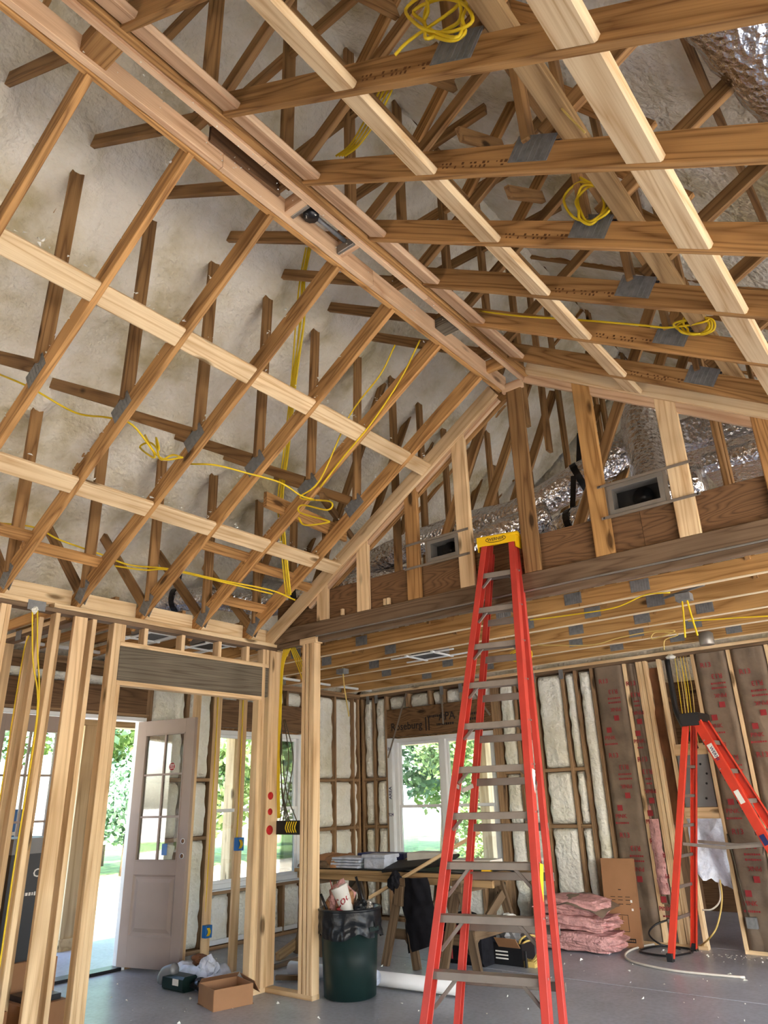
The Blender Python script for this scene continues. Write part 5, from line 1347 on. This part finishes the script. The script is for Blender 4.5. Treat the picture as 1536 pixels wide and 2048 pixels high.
# appliance cartons behind the partition
ac = thing('appliance_carton', 'black printed appliance carton behind the left studs', 'carton', (-6.6, 3.35, 0))
box('carton_body', (-7.05, 3.12, 0.42), (-6.45, 3.58, 1.20), 'black', ac); box('carton_top', (-7.05, 3.12, 1.201), (-6.45, 3.58, 1.32), 'grey', ac)
text('CER', .09, 'whiteprint', ac, axes((-6.448, 3.4, 1.05), (0, 1, 0), (0, 0, 1))); smudge(ac, axes((-6.448, 3.35, .9), (0, 1, 0), (0, 0, 1)), .3, .03, 'whiteprint')
bc = thing('brown_carton', 'brown carton under the black appliance carton', 'carton', (-6.6, 3.35, 0)); box('carton_body', (-7.1, 3.10, 0), (-6.4, 3.6, .42), 'card', bc)
bc = thing('brown_carton', 'low brown carton at the lower left corner behind the studs', 'carton', (-5.95, 2.72, 0)); box('carton_body', (-6.2, 2.45, 0), (-5.72, 2.9, .26), 'card', bc); box('carton_tape', (-6.2, 2.64, .2605), (-5.72, 2.70, .262), 'black', bc)
bc = thing('brown_carton', 'small reddish carton behind the doubled studs at the lower left', 'carton', (-6.3, 3.5, 0)); box('carton_body', (-6.35, 3.15, 0), (-5.95, 3.48, .2), 'card', bc); box('carton_tray', (-6.3, 3.19, .201), (-6.0, 3.44, .24), 'black', bc)

# ================================================================= electrical rough-in
def cable(label, pts, r=.007, mat='wire', k=6, name='yellow_cable', group=None):
    return tag(tube(name, pts, r, mat, None, 6, k), label, 'cable', group)
def ebox(label, lo, hi, pts=None):
    t = thing('switch_box', label, 'electrical box', Vector(lo)); box('box_shell', lo, hi, 'blue', t, ch=.006)
    lo, hi = Vector(lo), Vector(hi)
    for i in range(3): tube('wire_tail', [(hi.x + .002, lo.y + .012 + i*.012, lo.z + .02), (hi.x + .02, lo.y + .015 + i*.012, (lo.z + hi.z)/2), (hi.x + .002, lo.y + .012 + i*.012, hi.z - .02)], .005, 'wire', t, 5)
    return t
ebox('blue switch box on the stud left of the red paint marks', (-6.22, 5.25, 1.10), (-6.15, 5.33, 1.22))
ebox('blue outlet box low on the stud nearest the open door', (-6.65, 5.25, .30), (-6.58, 5.33, .41))
# studs standing beyond the opening carrying the boxes
wo = struct('wall_entry', 'three pale studs of the entry wall beyond the opening', (-6.6, 5.3, 0))
for px_, zt in ((398, 2.985), (428, 2.985), (486, 2.985)):
    pass
for x, y in ((-7.05, 5.315), (-6.67, 5.315), (-6.24, 5.315)):
    box('stud', (x - .019, y - .045, 0), (x + .019, y + .045, 2.985), 'stud', wo)
box('top_plate', (-7.4, 5.27, 2.985), (-5.60, 5.36, 3.05), 'stud', wo)
gb = thing('gang_box', 'black multi-gang switch box between the end studs', 'electrical box', (-5.2, 5.1, 1.26))
box('box_shell', (-5.42, 5.08, 1.26), (-5.10, 5.14, 1.38), 'black', gb)
for i in range(5): tube('wire_tail', [(-5.27 + .03*i, 5.075, 1.28), (-5.265 + .03*i, 5.05, 1.32), (-5.27 + .03*i, 5.075, 1.37)], .006, 'wire', gb, 5)
for i in range(6):
    a_, b_ = random.uniform(-5.42, -5.12), random.uniform(-5.42, -5.12)
    cable('dark feeder cable crossing the gap above the black switch box', [(a_, 5.10, 1.38), ((a_*.4 + b_*.6), 5.09, 1.62), (b_, 5.10, 1.95), (b_*.3 - 5.44*.7, 5.12, 2.3)], .005, 'wire_dk', 6, 'feeder_cable', 'feeder cables above the black switch box')
for i in range(6):
    x = -5.455 + .006*i
    cable('yellow cable stapled down the inner corner stud', [(-5.42 + .02*i, 5.12, 3.0), (x + .01, 5.115, 2.8), (x, 5.112, 2.2), (x, 5.112, 1.7), (x + .02, 5.11, 1.4)], .0055, 'wire', 5, 'yellow_cable', 'cables on the corner stud')
for i in range(4):
    cable('yellow cable slanting behind the return studs', [(-5.32 + .02*i, 5.12, 3.0), (-5.22 + .03*i, 5.16, 2.75), (-5.12 + .04*i, 5.2, 2.45)], .0055, 'wire', 5, 'yellow_cable', 'cables behind the return studs')
for i, (x, y) in enumerate(((-6.648, 5.285), (-6.218, 5.285))):
    cable('yellow cable running down the entry stud ' + ('with the low outlet box' if i == 0 else 'with the switch box'), [(x, y, 2.98), (x + .012, y, 2.2), (x + .004, y, 1.3), (x - .01, y, 1.25 if i else .42)], .006, 'wire', 5)
for i, (xa, x, y) in enumerate(((-6.90, -6.90, 2.962), (-6.46, -6.46, 2.962))):
    cable('yellow cable stapled down the ' + ('first' if i == 0 else 'second') + ' stud of the cross wall', [(x + .05, y, 2.98), (x + .01, y - .004, 2.8), (x, y - .004, 1.9), (x + .01, y - .004, 1.0)], .006, 'wire', 5)
cable('yellow cable dropping from the top plate along the left stud', [(XP + .004, 2.53, 2.98), (XP - .01, 2.60, 2.6), (XP - .02, 2.70, 2.2), (XP - .03, 2.70, 1.2), (XP - .03, 2.70, .5)], .006)
cable('second yellow cable dropping from the top plate along the left stud', [(XP + .004, 2.57, 2.98), (XP - .01, 2.62, 2.7), (XP - .02, 2.705, 2.2), (XP - .04, 2.705, 1.2), (XP - .04, 2.705, .5)], .006)
crumple('foam_plug', 'blob of white foam sealing the cable hole in the top plate', 'foam', (XP + .0, 2.55, 2.975), .025, 'foam_wall', 31)

def pxcable(label, pix, ax, val, r=.0075, mat='wire', group=None):
    v = val if isinstance(val, (list, tuple)) else [val]*len(pix)
    return cable(label, [at(x, y, ax, q) for (x, y), q in zip(pix, v)], r, mat, 6, 'yellow_cable', group)
# runs across the left slope
pxcable('yellow cable draped across the upper left foam bays', [(-10, 745), (60, 775), (150, 825), (215, 835), (265, 850), (320, 915), (365, 915)], 1, [1.8, 1.9, 2.2, 2.3, 2.4, 2.7, 2.8])
pxcable('yellow cable coil hung in the third foam bay', [(290, 870), (310, 915), (280, 895), (300, 885), (318, 900), (312, 875), (320, 918), (345, 910), (365, 915)], 1, [2.65]*9)
pxcable('yellow cable sagging past the middle of the left slope', [(380, 928), (430, 930), (490, 945), (560, 965), (600, 990), (630, 1000)], 1, [3.0, 3.1, 3.3, 3.6, 3.8, 4.0])
pxcable('yellow cable draped along the eave above the partition', [(0, 1046), (70, 1055), (120, 1080), (200, 1108), (260, 1130), (340, 1138), (440, 1160), (540, 1180), (590, 1200)], 1, [2.4, 2.5, 2.7, 3.0, 3.3, 3.55, 3.9, 4.3, 4.6])
pxcable('second yellow cable along the eave above the partition', [(230, 1132), (290, 1140), (340, 1140), (450, 1165), (545, 1188)], 1, [3.2, 3.4, 3.55, 3.95, 4.35])
for i in range(6):
    d = i*2.2 + (3 if i % 2 else 0)*math.sin(i*2.0)
    pxcable('yellow cable in the bundle hanging down the left slope', [(612 + d, 495), (600 + d, 560), (592 + d*1.8, 640), (583 + d*(.4 + .3*(i % 3)), 760), (568 + d, 900), (556 + d, 1000), (562 + d, 1090), (572 + d, 1190)], 1, [3.52, 3.55, 3.62, 3.8, 4.05, 4.2, 4.35, 4.5], group='cables of the hanging bundle')
pxcable('yellow cable loop hanging below the sixth chord', [(790, 690), (760, 750), (700, 830), (640, 960), (600, 995), (660, 1003), (655, 1020), (605, 1010), (600, 1025), (650, 1040), (655, 1045), (610, 1050), (597, 1035)], 1, [4.04]*5 + [3.98]*8)
pxcable('yellow cable following the sixth chord up to the ridge', [(840, 680), (800, 760), (740, 850), (690, 910), (640, 975)], 1, 4.07)
# coils on the right slope
def coil(label, cx, cy, yw, rx, ry, turns, seed, tail=None):
    rnd = random.Random(seed); pts = []
    for k in range(turns*7):
        a = k*math.tau/7 + .3*math.sin(k); s = rnd.uniform(.6, 1.05)
        pts.append(aty(cx + rx*s*math.cos(a) + ry*.3*math.sin(k*.6), cy + ry*s*math.sin(a), yw + rnd.uniform(-.04, .0)))
    if tail: pts += [aty(x, y, yw - .02) for x, y in tail]
    t = thing('cable_coil', label, 'cable coil', pts[0], 'yellow cable coils'); tube('coil_loops', pts, .007, 'wire', t, 6, 5); return t
coil('yellow cable coil at the top edge hanging over the first chord', 885, 30, 1.62, 62, 50, 4, 1, [(820, 80), (790, 110)])
coil('yellow cable coil hanging over the third right-hand chord', 1182, 405, 2.86, 42, 45, 3, 2, [(1160, 355)])
coil('yellow cable coil lying on the fifth right-hand chord', 1390, 652, 4.05, 38, 20, 4, 3, [(1340, 655), (1280, 650), (1160, 640), (1040, 632), (960, 622)])
for i in range(4):
    pxcable('yellow cable in the bundle rising behind the right slope', [(760 + i*8, 180), (730 + i*8, 240), (700 + i*6, 290), (672 + i*6, 312)], 1, 2.7, group='cables of the rising bundle')
pxcable('thin tan cable hanging beside the long flat brace', [(1062, 135), (1100, 190), (1140, 235), (1170, 265)], 1, 2.15, .005, 'wire_dull')
# lower ceiling wiring
pxcable('yellow cable stapled along the low joist right of the ladder', [(1060, 1240), (1140, 1230), (1230, 1215), (1290, 1190), (1340, 1185)], 1, 5.84, .006)
pxcable('tan cable looped along the lowest joists', [(1075, 1290), (1180, 1290), (1240, 1275), (1310, 1262), (1350, 1262), (1305, 1278), (1310, 1265), (1345, 1265), (1355, 1270), (1330, 1280), (1328, 1300)], 1, 7.0, .006, 'wire_dull')
pxcable('yellow cable crossing the joists at the right edge', [(1376, 1242), (1440, 1238), (1480, 1235), (1540, 1232)], 1, 6.4, .006)
mbx = thing('ceiling_box', 'metal ceiling box with cables hanging from the joists at the right', 'electrical box', atz(1368, 1195, 3.05))
c = atz(1368, 1195, 3.04)
box('box_shell', c - Vector((.06, .05, .03)), c + Vector((.06, .05, .03)), 'galv', mbx); board('hanger_bar', c + Vector((-.2, .1, .05)), c + Vector((.2, -.1, .05)), .02, .02, 'galv', mbx)
for dx in (-.02, .02): tube('cable_tail', [c + Vector((dx, 0, -.02)), c + Vector((dx*1.5, 0, -.15)), c + Vector((dx*2.5, 0, -.33))], .008, 'wire', mbx, 6)
ob = thing('ceiling_box', 'small metal ceiling box with one hanging cable near the corner', 'electrical box', atz(685, 1343, 3.05)); c = atz(685, 1343, 3.03)
box('box_shell', c - Vector((.06, .05, .03)), c + Vector((.06, .05, .03)), 'galv', ob); tube('cable_tail', [c + Vector((0, 0, .05)), c + Vector((.03, 0, -.2)), c + Vector((.1, 0, -.55))], .008, 'wire_dull', ob, 6)
cn = thing('can_light', 'round metal light can on the last joist at the right', 'light fixture', atz(1415, 1290, 3.02)); lathe('can_shell', [(.07, 0), (.075, .005), (.075, .12), (.05, .14)], 'tin', cn, Matrix.Translation(atz(1415, 1290, 2.97)), 20)
coil('yellow cable coil behind the ladder under the lowest joist', 1045, 1310, 7.3, 22, 16, 3, 7)

# ================================================================= foam crumbs
rnd = random.Random(5); vs, fs = [], []
def crumb(p, s):
    k = len(vs); a = [Vector((rnd.gauss(0, 1), rnd.gauss(0, 1), rnd.gauss(0, 1))).normalized()*s*rnd.uniform(.6, 1.3) for _ in range(5)]
    for v in a: vs.append(Vector(p) + Vector((v.x, v.y, abs(v.z))))
    fs.extend([(k, k+1, k+2), (k, k+2, k+3), (k, k+3, k+4), (k+1, k+2, k+4), (k+2, k+3, k+4), (k, k+1, k+4)])
for _ in range(260): crumb((rnd.uniform(-7.2, -1), rnd.uniform(3.2, 8.5), .002), rnd.choice((.005, .008, .012, .02)) * 1.0)
for _ in range(130): crumb((rnd.uniform(-3.2, -1.2), rnd.uniform(8.35, 8.6), .002), rnd.choice((.006, .012)))
for ty_ in TY[1:]:
    for _ in range(26):
        x = rnd.uniform(-4.6, -2.65); crumb((x - .08, ty_ - .02, zl(x) + rnd.uniform(.08, .16)), rnd.choice((.006, .009, .014)))
for _ in range(150):
    xc = rnd.choice((-3.435, -4.565)); y = rnd.uniform(.8, 5); k = rnd.uniform(.04, .07); crumb((xc + k, y, zl(xc + k) + .05), rnd.choice((.008, .012, .018)))
for _ in range(60): crumb((rnd.uniform(-2.62, -2.36), rnd.uniform(.8, 4.5), 4.905), .007)
cb = make('foam_crumbs', vs, fs, 'foam_wall'); tag(cb, 'scattered crumbs of white spray foam on the floor and framing', 'foam crumbs', kind='stuff')
